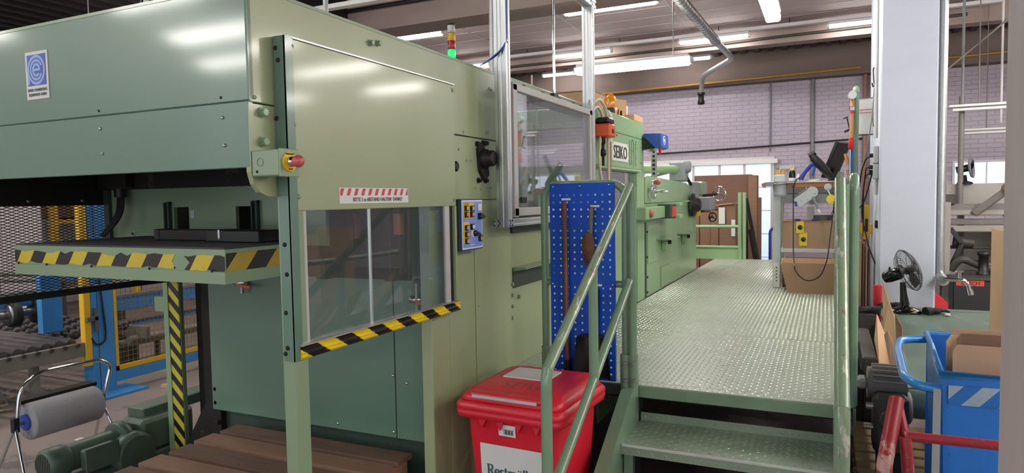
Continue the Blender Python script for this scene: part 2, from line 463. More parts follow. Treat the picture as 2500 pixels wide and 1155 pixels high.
# roll-up door with daylight behind its sheets
dr = struct('door_1', MB().box(-3.75, -1.0, WY-.06, WY-.01, 2.50, 2.58).box(-1.06, -1.0, WY-.06, WY-.01, 0, 2.5).box(-3.75, -3.69, WY-.06, WY-.01, 0, 2.5), 'white_paint')
part('door_rail', MB().box(-3.8, -.93, WY-.16, WY-.06, 2.43, 2.53, c=.01), 'white', dr)
for i, (a, b) in enumerate(((-3.68, -2.65), (-2.61, -2.11), (-2.06, -1.61), (-1.56, -1.07))):
    for j in range(5):
        part('door_sheet', B(a, b, WY-.045+.006*(j % 2), WY-.03, .02+j*.485, .02+j*.485+.47), 'day_pane', dr)
for x in (-2.63, -2.085, -1.585):
    part('door_stile', B(x-.025, x+.025, WY-.07, WY-.02, 0, 2.45), 'lamp_body', dr)
w1 = struct('window_1', MB().box(2.10, 3.6, WY-.04, WY-.012, 2.32, 2.36).box(2.10, 3.6, WY-.04, WY-.012, 1.84, 1.88).box(2.10, 2.14, WY-.04, WY-.012, 1.88, 2.32), 'white_paint')
for a, b in ((2.14, 2.62), (2.64, 3.12), (3.14, 3.6)): part('pane', B(a, b, WY-.028, WY-.02, 1.88, 2.32), 'day_pane', w1)
for x in (2.62, 3.12): part('mullion', B(x, x+.02, WY-.04, WY-.015, 1.88, 2.32), 'white_paint', w1)
struct('wall_left', B(-13.3, -13, -8, 15, 0, 5.6), 'wall_white')
struct('wall_right', B(11, 11.3, -8, 15, 0, 5.6), 'wall_white')

# ceiling: a light slab bay, concrete girders along X and dark corrugated decking
ce = struct('ceiling', B(-9, 14, 9.35, 13.1, 4.82, 4.95), 'slab')
for i, y in enumerate((9.9, 10.45, 11.0, 11.55, 12.1, 12.65)):
    part('slab_joint', B(-8.9, 3, y-.008, y+.008, 4.814, 4.82), 'seam', ce)
for i, x in enumerate((-7.7, -5.9, -4.1, -2.3)):
    part('slab_joint', B(x-.012, x+.012, 9.4, 12.9, 4.812, 4.82), 'seam', ce)
def corrugated(name, x0, x1, y0, y1, z, m, pitch=.26, dep=.07):
    mb = MB(); poly = []; x = x0
    while x < x1:
        poly += [(x, z), (x+pitch*.36, z), (x+pitch*.5, z+dep), (x+pitch*.86, z+dep)]; x += pitch
    n = len(poly)
    mb.add([(p[0], y0, p[1]) for p in poly]+[(p[0], y1, p[1]) for p in poly], [(i, i+1, n+i+1, n+i) for i in range(n-1)])
    mb.box(x0, x1, y0, y1, z+dep+.02, z+dep+.1)
    o = part(name, mb, m); o['kind'] = 'structure'; return o
corrugated('ceiling_decking', -18, 14, 13.4, 14.75, 4.66, 'deck_steel')
corrugated('ceiling_decking', -18, -9.01, 8.8, 13.4, 5.5, 'deck_black', .3, .09)
struct('ceiling_fascia', MB().box(-6.95, -6.9, -8, 8.79, 4.4, 5.75).box(-18, -6.9, 8.79, 8.8, 4.4, 5.75), 'deck_black')
corrugated('ceiling_decking', -18, -6.96, -8, 8.78, 4.4, 'deck_black', .3, .09)
corrugated('ceiling_decking', -6.9, 14, -8, 8.8, 5.5, 'deck_black', .3, .09)
struct('ceiling_girder', MB().box(-9, 14, 13.1, 13.4, 4.48, 5.2), 'concrete_beam')
struct('ceiling_girder', MB().box(-9, 14, 8.8, 9.35, 4.45, 5.7), 'concrete_beam')
struct('ceiling_edge_girder', MB().box(-18, 14, 14.7, 15, 4.08, 5.4), 'concrete_dark')
# pillars
struct('pillar_white', B(.393, .807, 6.5, 8.0, 0, 5.5, c=.012), 'pillar')
struct('pillar_near', B(.328, .85, 1.3, 1.7, 0, 4.5, c=.012), 'pillar_grey')

# ------------------------------------------------------------------ lamps
def lamp(label, a, b, w=.11, z=4.6, group='lit ceiling lamps', style='open', hang=None):
    """a tube lamp from a=(x,y) to b=(x,y)"""
    a = V(a[0], a[1], z); b = V(b[0], b[1], z)
    t = thing('ceiling_lamp', label, 'lamp', (a+b)/2, group)
    d = (b-a).normalized()
    if style == 'open':
        part('lamp_body', MB().bar(a+V(0, 0, .05), b+V(0, 0, .05), w, .05, c=.006), 'lamp_body', t)
        part('tube', MB().cyl(a+V(0, 0, .0), b+V(0, 0, .0), .024, seg=10), 'tube_light', t)
        for p in (a, b): part('end_cap', MB().bar(p-d*.02+V(0, 0, .01), p+d*.02+V(0, 0, .01), .07, .07), 'lamp_body', t)
    else:
        part('lamp_body', MB().bar(a+V(0, 0, .055), b+V(0, 0, .055), w, .05, c=.012), 'lamp_body', t)
        part('lens', MB().bar(a+V(0, 0, -.01), b+V(0, 0, -.01), w*.92, .08, c=.025), 'tube_light', t)
        for p, s in ((a, -1), (b, 1)): part('end_cap', MB().bar(p, p+d*s*.04, w*.96, .09, c=.015), 'lamp_body', t)
        n = 5
        for i in range(n):
            p = a.lerp(b, (i+.5)/n)
            part('clip', MB().obox(p+V(0, 0, .08), (.012, .012, .012)), 'steel', t)
    if hang:
        for f in hang:
            p = a.lerp(b, f)
            part('chain', MB().cyl(p+V(0, 0, .07), V(p.x, p.y, 4.82 if p.y > 9.35 else (4.4 if p.x < -6.9 else 5.5)), .008, seg=6), 'steel', t)
    return t
LY = 12.78
lamp('lit open tube lamp nearest the beacon column on the long light track', (-7.2, LY), (-6.4, LY))
lamp('lit open tube lamp on the light track, seen through the aluminium frame', (-4.97, LY), (-3.79, LY))
lamp('lit open tube lamp on the light track above the hanging lamp', (-2.5, LY), (-1.28, LY))
lamp('lit open tube lamp on the light track beside the white pillar', (-.02, LY), (1.15, LY))
tw = thing('light_track', 'short white light track above the hood, left of the brown girder', 'light track', (-6, 7.9, 4.6))
part('track_rail', B(-8.2, -5.3, 7.84, 7.96, 4.56, 4.62), 'white', tw)
for x in (-7.6, -6.0): part('rod', MB().cyl((x, 7.9, 4.62), (x, 7.9, 5.5), .008, seg=6), 'black', tw)
tk = thing('light_track', 'long white light track carrying the open tube lamps below the slab', 'light track', (-4, LY, 4.68))
part('track_rail', B(-9, 2.4, LY-.05, LY+.05, 4.68, 4.735), 'lamp_body', tk)
for x in (-7.5, -5.55, -3.62, -1.8, -.62, .9): part('rod', MB().cyl((x, LY, 4.73), (x, LY, 4.82), .008, seg=6), 'black', tk)
lamp('lit covered lamp under the brown girder left of the signal beacon', (-7.2, 9.78), (-5.76, 9.78), .14, 4.56, style='cover', hang=(.2, .8))
lamp('lit covered lamp under the brown girder behind the tall aluminium post', (-3.56, 9.68), (-2.2, 9.68), .14, 4.56, style='cover', hang=(.2, .8))
lamp('lit lamp under the decking, left of the hanging lamp', (-5.75, 14.1), (-4.55, 14.1), .12, 4.5)
lamp('lit lamp under the decking, right of the hanging lamp', (-3.2, 13.9), (-2.1, 13.9), .12, 4.5)
lamp('large lit covered lamp hanging on a chain in front of the brick wall', (-3.22, 9.2), (-1.66, 9.2), .2, 3.58, style='cover', hang=(.14, .86))
lamp('lit covered lamp running lengthwise above the platform', (-.52, 6.1), (-.52, 7.5), .15, 3.6, style='cover', hang=(.15, .85))
for y, yn in ((5.4, 'over the loading bay'), (1.6, 'level with the camera'), (-2.2, 'behind the camera')):
    for x, xn in ((-10.5, 'outermost left'), (-7.0, 'second from the left'), (-3.4, 'over the hood')):
        if y > 5 and x < -6: continue
        lamp('lit covered lamp on the dark decking '+yn+', '+xn, (x-.7, y), (x+.7, y), .16, 4.15 if x < -6 else 4.9, 'lamps of the left hall bays', 'cover', (.2, .8))
for y, yn in ((9.7, 'farthest'), (7.9, 'second farthest'), (6.3, 'third farthest'), (4.9, 'added, fourth farthest'), (3.5, 'beside the platform'), (2.1, 'added beside the hood'), (.8, 'beside the camera'), (-1.8, 'behind the camera'), (-4.4, 'last')):  # far rows inferred from reflections; extra near rows added to brighten the machine side
    for x, xn in ((3.2, 'near row'), (6.0, 'far row')):
        lamp('lit covered lamp hanging over the right aisle, '+xn+', '+yn, (x-.75, y), (x+.75, y), .16, 3.7, 'lamps of the right aisle', 'cover', (.2, .8))
for y, yn in ((2.4, 'near'), (5.2, 'far')):  # unseen lamps added to lift the dark floor at the left
    lamp('added unseen fill lamp above the left roller conveyor, '+yn+' one', (-8.1, y), (-6.6, y), .16, 3.8, 'added lamps over the rollers', 'cover', (.2, .8))
lamp('lit covered lamp hanging left behind the camera, nearer one', (-7.9, -3.2), (-6.3, -3.2), .3, 4.0, 'lamps behind the camera', 'cover', (.2, .8))
lamp('lit covered lamp hanging left behind the camera, farther one', (-9.0, -4.6), (-7.6, -4.6), .3, 4.0, 'lamps behind the camera', 'cover', (.2, .8))

# ------------------------------------------------------------------ pipes and conduits
def pipe(name, label, pts, r, m, cat='pipe', bend=.08, seg=10, group=None):
    return solo(name, T(pts, r, seg, bend=bend), m, label, cat, pts[0], group)
pipe('gas_pipe', 'long yellow pipe running along the top of the brick wall', [(-7, WY-.34, 4.05), (-1.7, WY-.34, 4.14), (.55, WY-.34, 4.185)], .024, 'pipe_yellow')
pipe('gas_pipe', 'yellow pipe on the brick wall right of the white pillar', [(.9, WY-.34, 4.2), (5, WY-.34, 4.27)], .024, 'pipe_yellow')
pipe('wall_conduit', 'thin grey vertical conduit on the brick wall above the door end', [(-1.08, WY-.03, 4.08), (-1.08, WY-.03, 2.68)], .016, 'cable_grey', 'conduit')
pipe('wall_conduit', 'wide grey vertical conduit on the brick wall behind the workbench', [(-.29, WY-.03, 4.08), (-.29, WY-.03, 1.6)], .04, 'cable_grey', 'conduit')
pipe('wall_cable', 'black cable strung across the brick wall above the door', [(-3.5, WY-.04, 2.73), (-2.2, WY-.04, 2.76), (-.9, WY-.04, 2.80), (.62, WY-.04, 2.86)], .018, 'black', 'cable')
pipe('brown_pipe', 'brown vertical pipe left of the white pillar at the wall', [(.64, WY-.09, 4.66), (.64, WY-.09, .1)], .04, 'pipe_brown')
pipe('white_downpipe', 'pale vertical downpipe against the wall left of the white pillar', [(.78, WY-.1, 4.66), (.78, WY-.1, .1)], .045, 'pipe_white')
jb = thing('wall_light', 'small white box fixed on the wall beside the door rail', 'wall box', (-.75, WY-.06, 2.34))
part('housing', B(-.9, -.62, WY-.07, WY-.012, 2.3, 2.38, c=.008), 'white', jb); part('cover', B(-.88, -.64, WY-.085, WY-.07, 2.31, 2.37, c=.005), 'grey_light', jb)
dk = thing('spiral_duct', 'galvanised spiral duct running under the slab and down to the wall', 'duct', (-1.6, 8, 4.2))
part('duct_run', T([(-1.68, 7.6, 4.2), (-1.6, 11.2, 4.2)], .065, 14), 'galv', dk)
part('duct_tail', T([(-1.6, 11.2, 4.2), (-1.545, 12.6, 4.2), (-2.32, 14.2, 4.2), (-2.36, 14.3, 3.9)], .05, 12, bend=.18), 'galv', dk)
for i in range(26):
    y = 7.7+i*.135; part('spiral_seam', MB().lathe((-1.68+(y-7.6)*.0222, y, 4.2), (0.02, 1, 0), [(.065, -.006), (.071, 0), (.065, .006)], 14), 'steel', dk)
part('valve', MB().lathe((-2.36, 14.3, 3.9), (0, 0, -1), [(.05, 0), (.075, .01), (.075, .05), (.055, .06), (.055, .16), (.07, .17), (.07, .24), (.03, .25)], 12), 'dark_steel', dk)
# conduits on the brown girder
for i, (z, r, m, lb) in enumerate(((4.9, .022, 'pipe_copper', 'copper pipe running along the brown girder face'), (4.78, .03, 'black', 'black cable tray line along the brown girder face'))):
    pipe('girder_pipe', lb, [(-8.9, 8.74, z), (1.5, 8.74, z)], r, m)
pipe('girder_cable', 'dark cable bundle along the girder behind the light track', [(-9, 13.07, 4.56), (-2, 13.07, 4.57), (2, 13.07, 4.62)], .025, 'machine_dark', 'cable')
pipe('lamp_cable', 'twin dark conduit at the lower edge of the brown girder', [(-5.6, 9.38, 4.6), (-3.7, 9.38, 4.6)], .03, 'machine_dark', 'conduit')
pipe('slab_conduit', 'thin white conduit on the slab running to a junction box', [(-2.02, 9.4, 4.8), (-2.1, 12.9, 4.8)], .02, 'pipe_white', 'conduit')
solo('junction_box', MB().box(-2.14, -1.96, 10.35, 10.55, 4.72, 4.82, c=.02), 'machine_grey', 'small grey junction box under the slab on the white conduit', 'junction box', (-2.05, 10.45, 4.82))
pipe('galv_standpipe', 'grey galvanised pipe up the right edge of the white pillar', [(.845, 6.56, 5.4), (.845, 6.56, 1.12), (.845, 6.5, 1.08)], .032, 'galv', bend=.05)

# ================================================================== the big green feeder in the left foreground
FX = -1.67
fd = thing('feeding_machine', 'big green feeder machine with a long hood in the left foreground', 'machine', (-2.9, 2.6, 0))
part('hood_front', MB().box(-4.4, FX, 1.62, 1.645, 2.127, 2.493, c=.004), 'green_cool_lit', fd)
part('hood_apron', MB().box(-4.4, FX-.004, 1.619, 1.642, 1.915, 2.1255, c=.002), 'green_cool_lit', fd)
part('hood_top', MB().box(-4.4, FX+.002, 1.618, 3.46, 2.485, 2.496), 'green_light', fd)
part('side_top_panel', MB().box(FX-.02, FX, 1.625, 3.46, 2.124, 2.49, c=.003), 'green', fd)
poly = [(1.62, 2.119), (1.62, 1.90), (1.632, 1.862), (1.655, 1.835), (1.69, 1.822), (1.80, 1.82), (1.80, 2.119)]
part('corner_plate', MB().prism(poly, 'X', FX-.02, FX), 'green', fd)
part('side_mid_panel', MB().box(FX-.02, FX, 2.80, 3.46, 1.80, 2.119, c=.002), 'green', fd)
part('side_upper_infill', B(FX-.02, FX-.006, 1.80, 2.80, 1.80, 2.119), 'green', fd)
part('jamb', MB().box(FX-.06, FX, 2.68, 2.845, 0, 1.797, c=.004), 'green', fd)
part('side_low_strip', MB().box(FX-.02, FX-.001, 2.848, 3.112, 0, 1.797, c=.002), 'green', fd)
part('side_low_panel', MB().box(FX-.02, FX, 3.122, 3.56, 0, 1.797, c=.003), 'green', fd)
part('end_plate', MB().box(-4.4, FX-.005, 3.44, 3.46, 1.8, 2.49), 'green_dark', fd)
part('inner_core', MB().box(-3.5, FX-.03, 2.95, 3.4, 0, 1.8), 'black_and_shade', fd)
# bolts on the hood apron and the side
def bolts(pts, ax, r, h, m, parent, name='bolt', hexa=False):
    for p in pts:
        mb = MB()
        (mb.hexbolt if hexa else mb.dome)(p, ax, r, h)
        part(name, mb, m, parent)
bolts([(-2.395, 1.617, 2.08), (-2.39, 1.617, 1.99), (-1.785, 1.617, 2.08), (-1.78, 1.617, 1.99)], (0, -1, 0), .006, .005, 'chrome', fd, 'screw')
bolts([(-2.4, 1.619, 2.145), (-1.79, 1.619, 2.145)], (0, -1, 0), .005, .003, 'black', fd, 'screw_hole')
bolts([(FX, 1.672, 2.094), (FX, 1.671, 2.0)], (1, 0, 0), .014, .022, 'green_light', fd, 'bolt', True)
bolts([(FX, 2.265, 2.434), (FX, 2.314, 2.442)], (1, 0, 0), .011, .018, 'green_light', fd, 'bolt', True)
bolts([(FX, 1.645, 2.14), (FX, 3.32, 2.40), (FX, 3.345, 2.395), (FX, 3.27, 2.15), (FX, 3.29, 2.16), (FX, 3.02, 2.14), (FX, 3.26, 1.86), (FX, 3.31, 1.86), (FX, 3.14, 1.86), (FX, 3.20, 1.855), (FX, 2.97, 2.05), (FX, 3.15, 2.07), (FX, 3.05, 2.0), (FX, 3.09, 2.0), (FX, 3.15, 1.24), (FX, 3.16, .86)], (1, 0, 0), .007, .006, 'green_light', fd, 'screw')
# logo plate on the hood
lx0, lx1, lz0, lz1 = -2.818, -2.68, 2.214, 2.395
pl = part('logo_plate', MB().box(lx0, lx1, 1.6175, 1.6195, lz0, lz1), 'paper', fd, 'white sticker with a blue square and a round letter mark')
def flat(x0, x1, z0, z1, y=1.617, t=.0008): return MB().box(x0, x1, y-t, y, z0, z1)
sq = part('logo_square', flat(lx0+.012, lx1-.012, lz0+.052, lz1-.012), 'logo_blue', pl)
cx, cz = (lx0+lx1)/2, lz0+.052+.0585
def arc_strip(r0, r1, a0, a1, y, n=30):
    mb = MB(); vs = []; fs = []
    for i in range(n+1):
        a = math.radians(a0+(a1-a0)*i/n)
        vs += [(cx+r0*math.cos(a), y, cz+r0*math.sin(a)*1.05), (cx+r1*math.cos(a), y, cz+r1*math.sin(a)*1.05)]
    for i in range(n): fs.append((2*i, 2*i+1, 2*i+3, 2*i+2))
    return mb.add(vs, fs)
part('logo_ring', arc_strip(.044, .054, -70, 290, 1.6155), 'logo_pale', pl)
part('logo_ring', arc_strip(.030, .039, 25, 335, 1.6155), 'logo_pale', pl)
part('logo_ring', arc_strip(.015, .025, 0, 320, 1.6155), 'logo_pale', pl)
part('logo_bar', flat(cx-.02, cx+.025, cz-.004, cz+.005, 1.6157, .0005), 'logo_pale', pl)
part('logo_stem', flat(lx0+.014, lx0+.026, lz0+.056, cz, 1.6157, .0005), 'logo_pale', pl)
text('PAPER CONVERTING', .0155, (cx, 1.6165, lz0+.030), (1, 0, 0), (0, 0, 1), 'grey_text', pl, align='CENTER', sx=.82)
text('EQUIPMENT-GMBH', .0155, (cx, 1.6165, lz0+.012), (1, 0, 0), (0, 0, 1), 'grey_text', pl, align='CENTER', sx=.82)
# bearing block on the side
bb = part('bearing_flange', MB().prism([(3.15, 2.08), (3.20, 2.10), (3.24, 2.05), (3.27, 1.93), (3.22, 1.90), (3.17, 1.95)], 'X', FX, FX+.018), 'dark_steel', fd)
part('bearing_cap', MB().lathe((FX+.018, 3.21, 2.015), (1, 0, 0), [(.05, 0), (.05, .02), (.042, .025), (.042, .055), (.036, .062), (.03, .062)], 20), 'dark_steel', bb)
bolts([(FX, 3.16, 2.09), (FX, 3.23, 2.10), (FX, 3.26, 2.10), (FX, 3.17, 1.90), (FX, 3.25, 1.90)], (1, 0, 0), .012, .02, 'dark_steel', fd, 'bolt', True)
part('round_knob', MB().lathe((FX, 2.93, 1.965), (1, 0, 0), [(.026, 0), (.026, .008), (.018, .014)], 16), 'dark_steel', fd)

# lifting guard door with its window
GX = -1.62
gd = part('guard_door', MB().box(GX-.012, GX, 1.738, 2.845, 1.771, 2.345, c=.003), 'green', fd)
part('door_flange', MB().box(GX-.04, GX-.012, 1.738, 2.845, 2.333, 2.345), 'green_light', gd)
part('door_edge', MB().box(GX-.012, GX+.005, 1.738, 2.845, 2.345, 2.35), 'worn_edge', gd)
bolts([(GX, 1.765, 2.32), (GX, 1.765, 2.06), (GX, 1.775, 1.82), (GX, 2.83, 2.32), (GX, 2.825, 1.80)], (1, 0, 0), .009, .007, 'green_light', gd, 'screw')
st = part('warning_sticker', B(GX, GX+.0012, 1.986, 2.433, 1.793, 1.852), 'paper', gd, 'white sticker with red slanted stripes asking to keep distance')
part('stripe_row', B(GX+.0012, GX+.0018, 1.99, 2.429, 1.823, 1.849), 'red_white', st)
text('BITTE 2 m ABSTAND HALTEN!  DANKE!', .0215, (GX+.0016, 2.225, 1.8005), (0, 1, 0), (0, 0, 1), 'black_text', st, align='CENTER', sx=.86)
part('window_strip', MB().box(GX-.016, GX-.004, 1.752, 1.812, 1.312, 1.771), 'frame_grey', gd)
part('window_strip', MB().box(GX-.016, GX-.004, 2.745, 2.785, 1.312, 1.771), 'frame_grey', gd)
part('window_pane', B(GX-.014, GX-.009, 1.812, 2.17, 1.312, 1.771), 'pane_clear', gd)
part('window_pane', B(GX-.014, GX-.009, 2.176, 2.745, 1.312, 1.771), 'pane_clear', gd)
part('pane_joint', B(GX-.015, GX-.006, 2.169, 2.177, 1.312, 1.771), 'alu', gd)
part('track', MB().box(GX-.03, GX-.016, 2.787, 2.84, 1.31, 1.771), 'black', gd)
part('track_edge', MB().box(GX-.016, GX-.002, 2.832, 2.85, 1.29, 1.771), 'green', gd)
hb = part('hazard_bar', MB().prism([(-1.628, 1.262), (-1.61, 1.268), (-1.604, 1.275), (-1.612, 1.281), (-1.604, 1.288), (-1.612, 1.295), (-1.606, 1.306), (-1.618, 1.312), (-1.632, 1.312)], 'Y', 1.752, 2.845), 'hazard_bar', gd, 'lower bar with black and yellow stripes')
part('bar_lip', MB().box(-1.634, -1.608, 1.752, 2.845, 1.312, 1.317), 'alu', hb)
# corner post with its angle cover
ps = part('post', MB().box(-1.678, -1.622, 1.735, 1.80, 0, 2.35, c=.003), 'green_light', fd)
part('post_cover', MB().box(-1.664, -1.616, 1.729, 1.735, 1.265, 2.349).box(-1.622, -1.614, 1.729, 1.765, 1.265, 2.349), 'green_cool_lit', ps)
bolts([(-1.655, 1.729, 2.31), (-1.645, 1.729, 2.27), (-1.66, 1.729, 2.08), (-1.645, 1.729, 1.66), (-1.64, 1.729, 1.56), (-1.65, 1.729, 1.43), (-1.648, 1.729, 1.31), (-1.658, 1.729, 1.29)], (0, -1, 0), .008, .006, 'dark_steel', ps, 'screw')

# inside under the hood
part('roof_underside', MB().box(-4.4, FX-.03, 1.66, 2.45, 2.04, 2.06), 'black_and_shade', fd)
part('rear_beam', MB().box(-3.6, -2.05, 2.40, 2.47, 1.885, 2.05), 'black_and_shade', fd)
# upper rear wall with two slots
UY = 2.45
mb = MB()
xs = [-3.56, -3.075, -2.965, -2.638, -2.532, -2.08]
mb.box(xs[0], xs[1], UY, UY+.02, 1.60, 2.04); mb.box(xs[2], xs[3], UY, UY+.02, 1.60, 2.04); mb.box(xs[4], xs[5], UY, UY+.02, 1.60, 2.04)
for a, b in ((1, 2), (3, 4)):
    mb.box(xs[a], xs[b], UY, UY+.02, 1.787, 2.04); mb.box(xs[a], xs[b], UY, UY+.02, 1.60, 1.655)
uw = part('rear_wall', mb, 'green_light', fd)
part('slot_shade_plate', B(-3.5, -2.06, 2.60, 2.62, 1.56, 2.04), 'black_and_shade', fd)  # dark plate standing in for the shade behind the slots
part('wall_edge', MB().box(-3.60, -3.56, UY-.02, UY+.03, 1.60, 2.04), 'green_dark', fd)
part('paper_note', B(-2.955, -2.925, UY-.002, UY, 1.73, 1.77), 'grey_light', uw)
part('wall_ledge', B(-3.4, -2.9, UY-.01, UY, 1.62, 1.655), 'green_light', uw)
bolts([(-3.38, UY, 1.645)], (0, -1, 0), .012, .02, 'chrome', uw, 'bolt', True)
for x in (-3.11, -2.50):
    part('slotted_bracket', MB().box(x-.02, x-.012, UY-.02, UY, 1.66, 1.81).box(x+.008, x+.02, UY-.02, UY, 1.66, 1.815).box(x-.02, x+.02, UY-.01, UY, 1.80, 1.815), 'green_dark', uw)
for dx in (0, .016, .034):
    part('cable', T([(-3.43+dx, 2.40, 1.92), (-3.43+dx, 2.40, 1.84), (-3.415+dx, 2.38, 1.76), (-3.45+dx, 2.36, 1.70), (-3.50+dx*.5, 2.34, 1.64)], .009, 8, bend=.05), 'black_rubber', fd)
part('cable_gland', MB().cyl((-3.415, 2.40, 1.845), (-3.415, 2.40, 1.90), .03), 'black', fd)
part('terminal_box', MB().box(-3.46, -3.30, 2.34, 2.44, 1.89, 2.03, c=.01), 'black_and_shade', fd)
# lower rear panel
part('rear_panel', MB().box(-3.26, -1.972, 2.80, 2.82, .60, 1.95, c=.002), 'green_cool_lit', fd)
part('rear_panel', MB().box(-1.966, -1.735, 2.80, 2.82, .60, 1.95, c=.002), 'green_cool_lit', fd)
part('inner_shade_panel', MB().box(-2.62, -1.80, 2.70, 2.72, 1.42, 1.95), 'mech_dark', fd)  # flat black backing; the dark of the upper interior is in its colour
part('inner_column', MB().box(-2.30, -2.24, 2.62, 2.70, 1.42, 1.95).box(-1.90, -1.86, 2.64, 2.70, 1.42, 1.95), 'mech_dark', fd)
part('inner_box', MB().box(-2.16, -2.08, 2.66, 2.70, 1.62, 1.74, c=.004), 'pipe_copper', fd)
part('inner_box', MB().box(-1.86, -1.82, 2.66, 2.70, 1.64, 1.74, c=.004), 'pipe_copper', fd)
part('inner_label', MB().box(-2.24, -2.18, 2.695, 2.70, 1.70, 1.73), 'grey_light', fd)
part('base_skirt', MB().box(-3.26, -1.735, 2.86, 2.9, 0, .60), 'green_dark', fd)
bolts([(-1.98, 2.80, .92), (-1.90, 2.80, .89), (-2.34, 2.80, .63), (-1.985, 2.80, .63), (-3.0, 2.8, 1.42)], (0, -1, 0), .008, .006, 'chrome', fd, 'screw')
part('yellow_seam', MB().box(-1.738, -1.732, 2.795, 2.80, .3, 1.25), 'yellow', fd)
# chain channel and the striped left post
part('chain_channel', MB().box(-3.58, -3.24, 2.98, 3.0, 0, 1.9).box(-3.36, -3.33, 2.9, 2.98, 0, 1.9).box(-3.27, -3.24, 2.84, 2.99, 0, 1.9), 'black_and_shade', fd)
part('foot_bracket', MB().prism([(-3.55, .3), (-3.22, .3), (-3.22, .75), (-3.26, .75)], 'Y', 2.82, 2.86), 'dark_steel', fd)
bolts([(-3.24, 2.82, .72), (-3.24, 2.82, .64), (-3.24, 2.82, .52)], (0, -1, 0), .014, .02, 'dark_steel', fd, 'bolt', True)
lp = part('left_post', MB().box(-3.695, -3.655, 2.84, 2.95, 0, 1.45).box(-3.66, -3.566, 2.85, 2.856, 0, 1.45), 'green_light', fd)
part('hazard_strip', MB().box(-3.655, -3.568, 2.846, 2.85, 0, 1.45), 'hazard_post', lp, 'black and yellow striped face')
part('lug', MB().box(-3.80, -3.69, 2.86, 2.88, 1.14, 1.23), 'green_light', lp)
# ball valves on the rear panel
def valve(p, rot, parent):
    x, y, z = p
    v = part('ball_valve', MB().lathe((x-.02, y-.03, z), (1, 0, 0), [(.012, -.03), (.02, -.025), (.02, .0), (.024, .01), (.02, .03), (.012, .05)], 12), 'chrome', parent)
    part('valve_port', MB().cyl((x, y-.03, z), (x, y, z-.0), .012).cyl((x, y-.03, z+.02), (x, y-.03, z-.06), .011), 'steel', v)
    part('valve_lever', MB().bar((x, y-.05, z-.012*rot), (x+.085, y-.05, z-.02*rot), .012, .016), 'orange', v)
valve((-2.96, 2.80, 1.36), 1, fd); valve((-1.80, 2.80, 1.32), 1, fd)
part('valve_pipe', MB().cyl((-1.80, 2.76, 1.24), (-1.80, 2.76, 1.40), .013).cyl((-1.815, 2.78, 1.40), (-1.77, 2.76, 1.40), .02), 'steel', fd)

# loading table with torn hazard tape
TBP = [(-3.29, 1.80), (-2.0, 1.80), (-2.0, 2.10), (-2.30, 2.44), (-3.29, 2.44)]
tb = part('loading_table', MB().prism(TBP, 'Z', 1.545, 1.632), 'green_light', fd, 'lifting table with a dark mat and torn striped tape')
part('table_rim', MB().prism([(-3.28, 1.792), (-1.995, 1.792), (-1.995, 2.10), (-2.295, 2.44), (-3.28, 2.44)], 'Z', 1.505, 1.55), 'green_light', tb)
part('table_mat', MB().prism([(-3.285, 1.82), (-2.02, 1.815), (-2.01, 2.10), (-2.31, 2.43), (-3.285, 2.43)], 'Z', 1.632, 1.638), 'mat_grey', tb)
def tape(x0, x1, z0, z1, y, seed, nseg=26, tear=.010, endl=0., endr=0.):
    rr = random.Random(seed); top = []; bot = []
    for i in range(nseg+1):
        u = i/nseg; x = x0+(x1-x0)*u
        top.append((x+endr*(u > .95)*0, z1 - abs(rr.gauss(0, tear))*(.3+.7*rr.random())))
        bot.append((x, z0 + abs(rr.gauss(0, tear*.35))))
    poly = bot + [(x1+endr, (z0+z1)/2)] + top[::-1] + [(x0-endl, (z0+z1)/2)]
    return MB().prism(poly, 'Y', y-.0015, y)
part('hazard_tape', tape(-3.288, -2.262, 1.553, 1.614, 1.80, 3, endr=-.02), 'hazard_table', tb, 'torn black and yellow tape')
part('hazard_tape', tape(-2.215, -2.003, 1.550, 1.612, 1.80, 5, 10, .006, endl=-.03), 'hazard_table', tb, 'black and yellow tape')
part('hazard_tape', MB().box(-2.0, -1.9985, 1.803, 2.09, 1.55, 1.618), 'hazard_side', tb, 'dirty black and yellow tape')
bolts([(-3.25, 1.792, 1.555), (-3.05, 1.792, 1.553), (-2.75, 1.792, 1.553), (-2.40, 1.792, 1.553), (-2.06, 1.792, 1.553)], (0, -1, 0), .006, .005, 'dark_steel', tb, 'screw')
# black stop bars lying on the table
sb = thing('stop_bar', 'dirty black steel stop bar lying on the loading table mat', 'bar', (-2.4, 2.12, 1.638))
part('bar_body', MB().box(-2.78, -2.42, 2.12, 2.19, 1.64, 1.688, c=.003), 'dark_steel', sb)
part('bar_end', MB().box(-2.795, -2.765, 2.115, 2.195, 1.64, 1.69, c=.003), 'black', sb)
part('clamp_block', MB().box(-2.42, -2.30, 2.08, 2.19, 1.64, 1.69, c=.003).box(-2.30, -2.10, 2.06, 2.19, 1.64, 1.688, c=.003), 'black', sb)
part('clamp_slot', MB().box(-2.345, -2.335, 2.076, 2.081, 1.65, 1.69), 'chrome', sb)

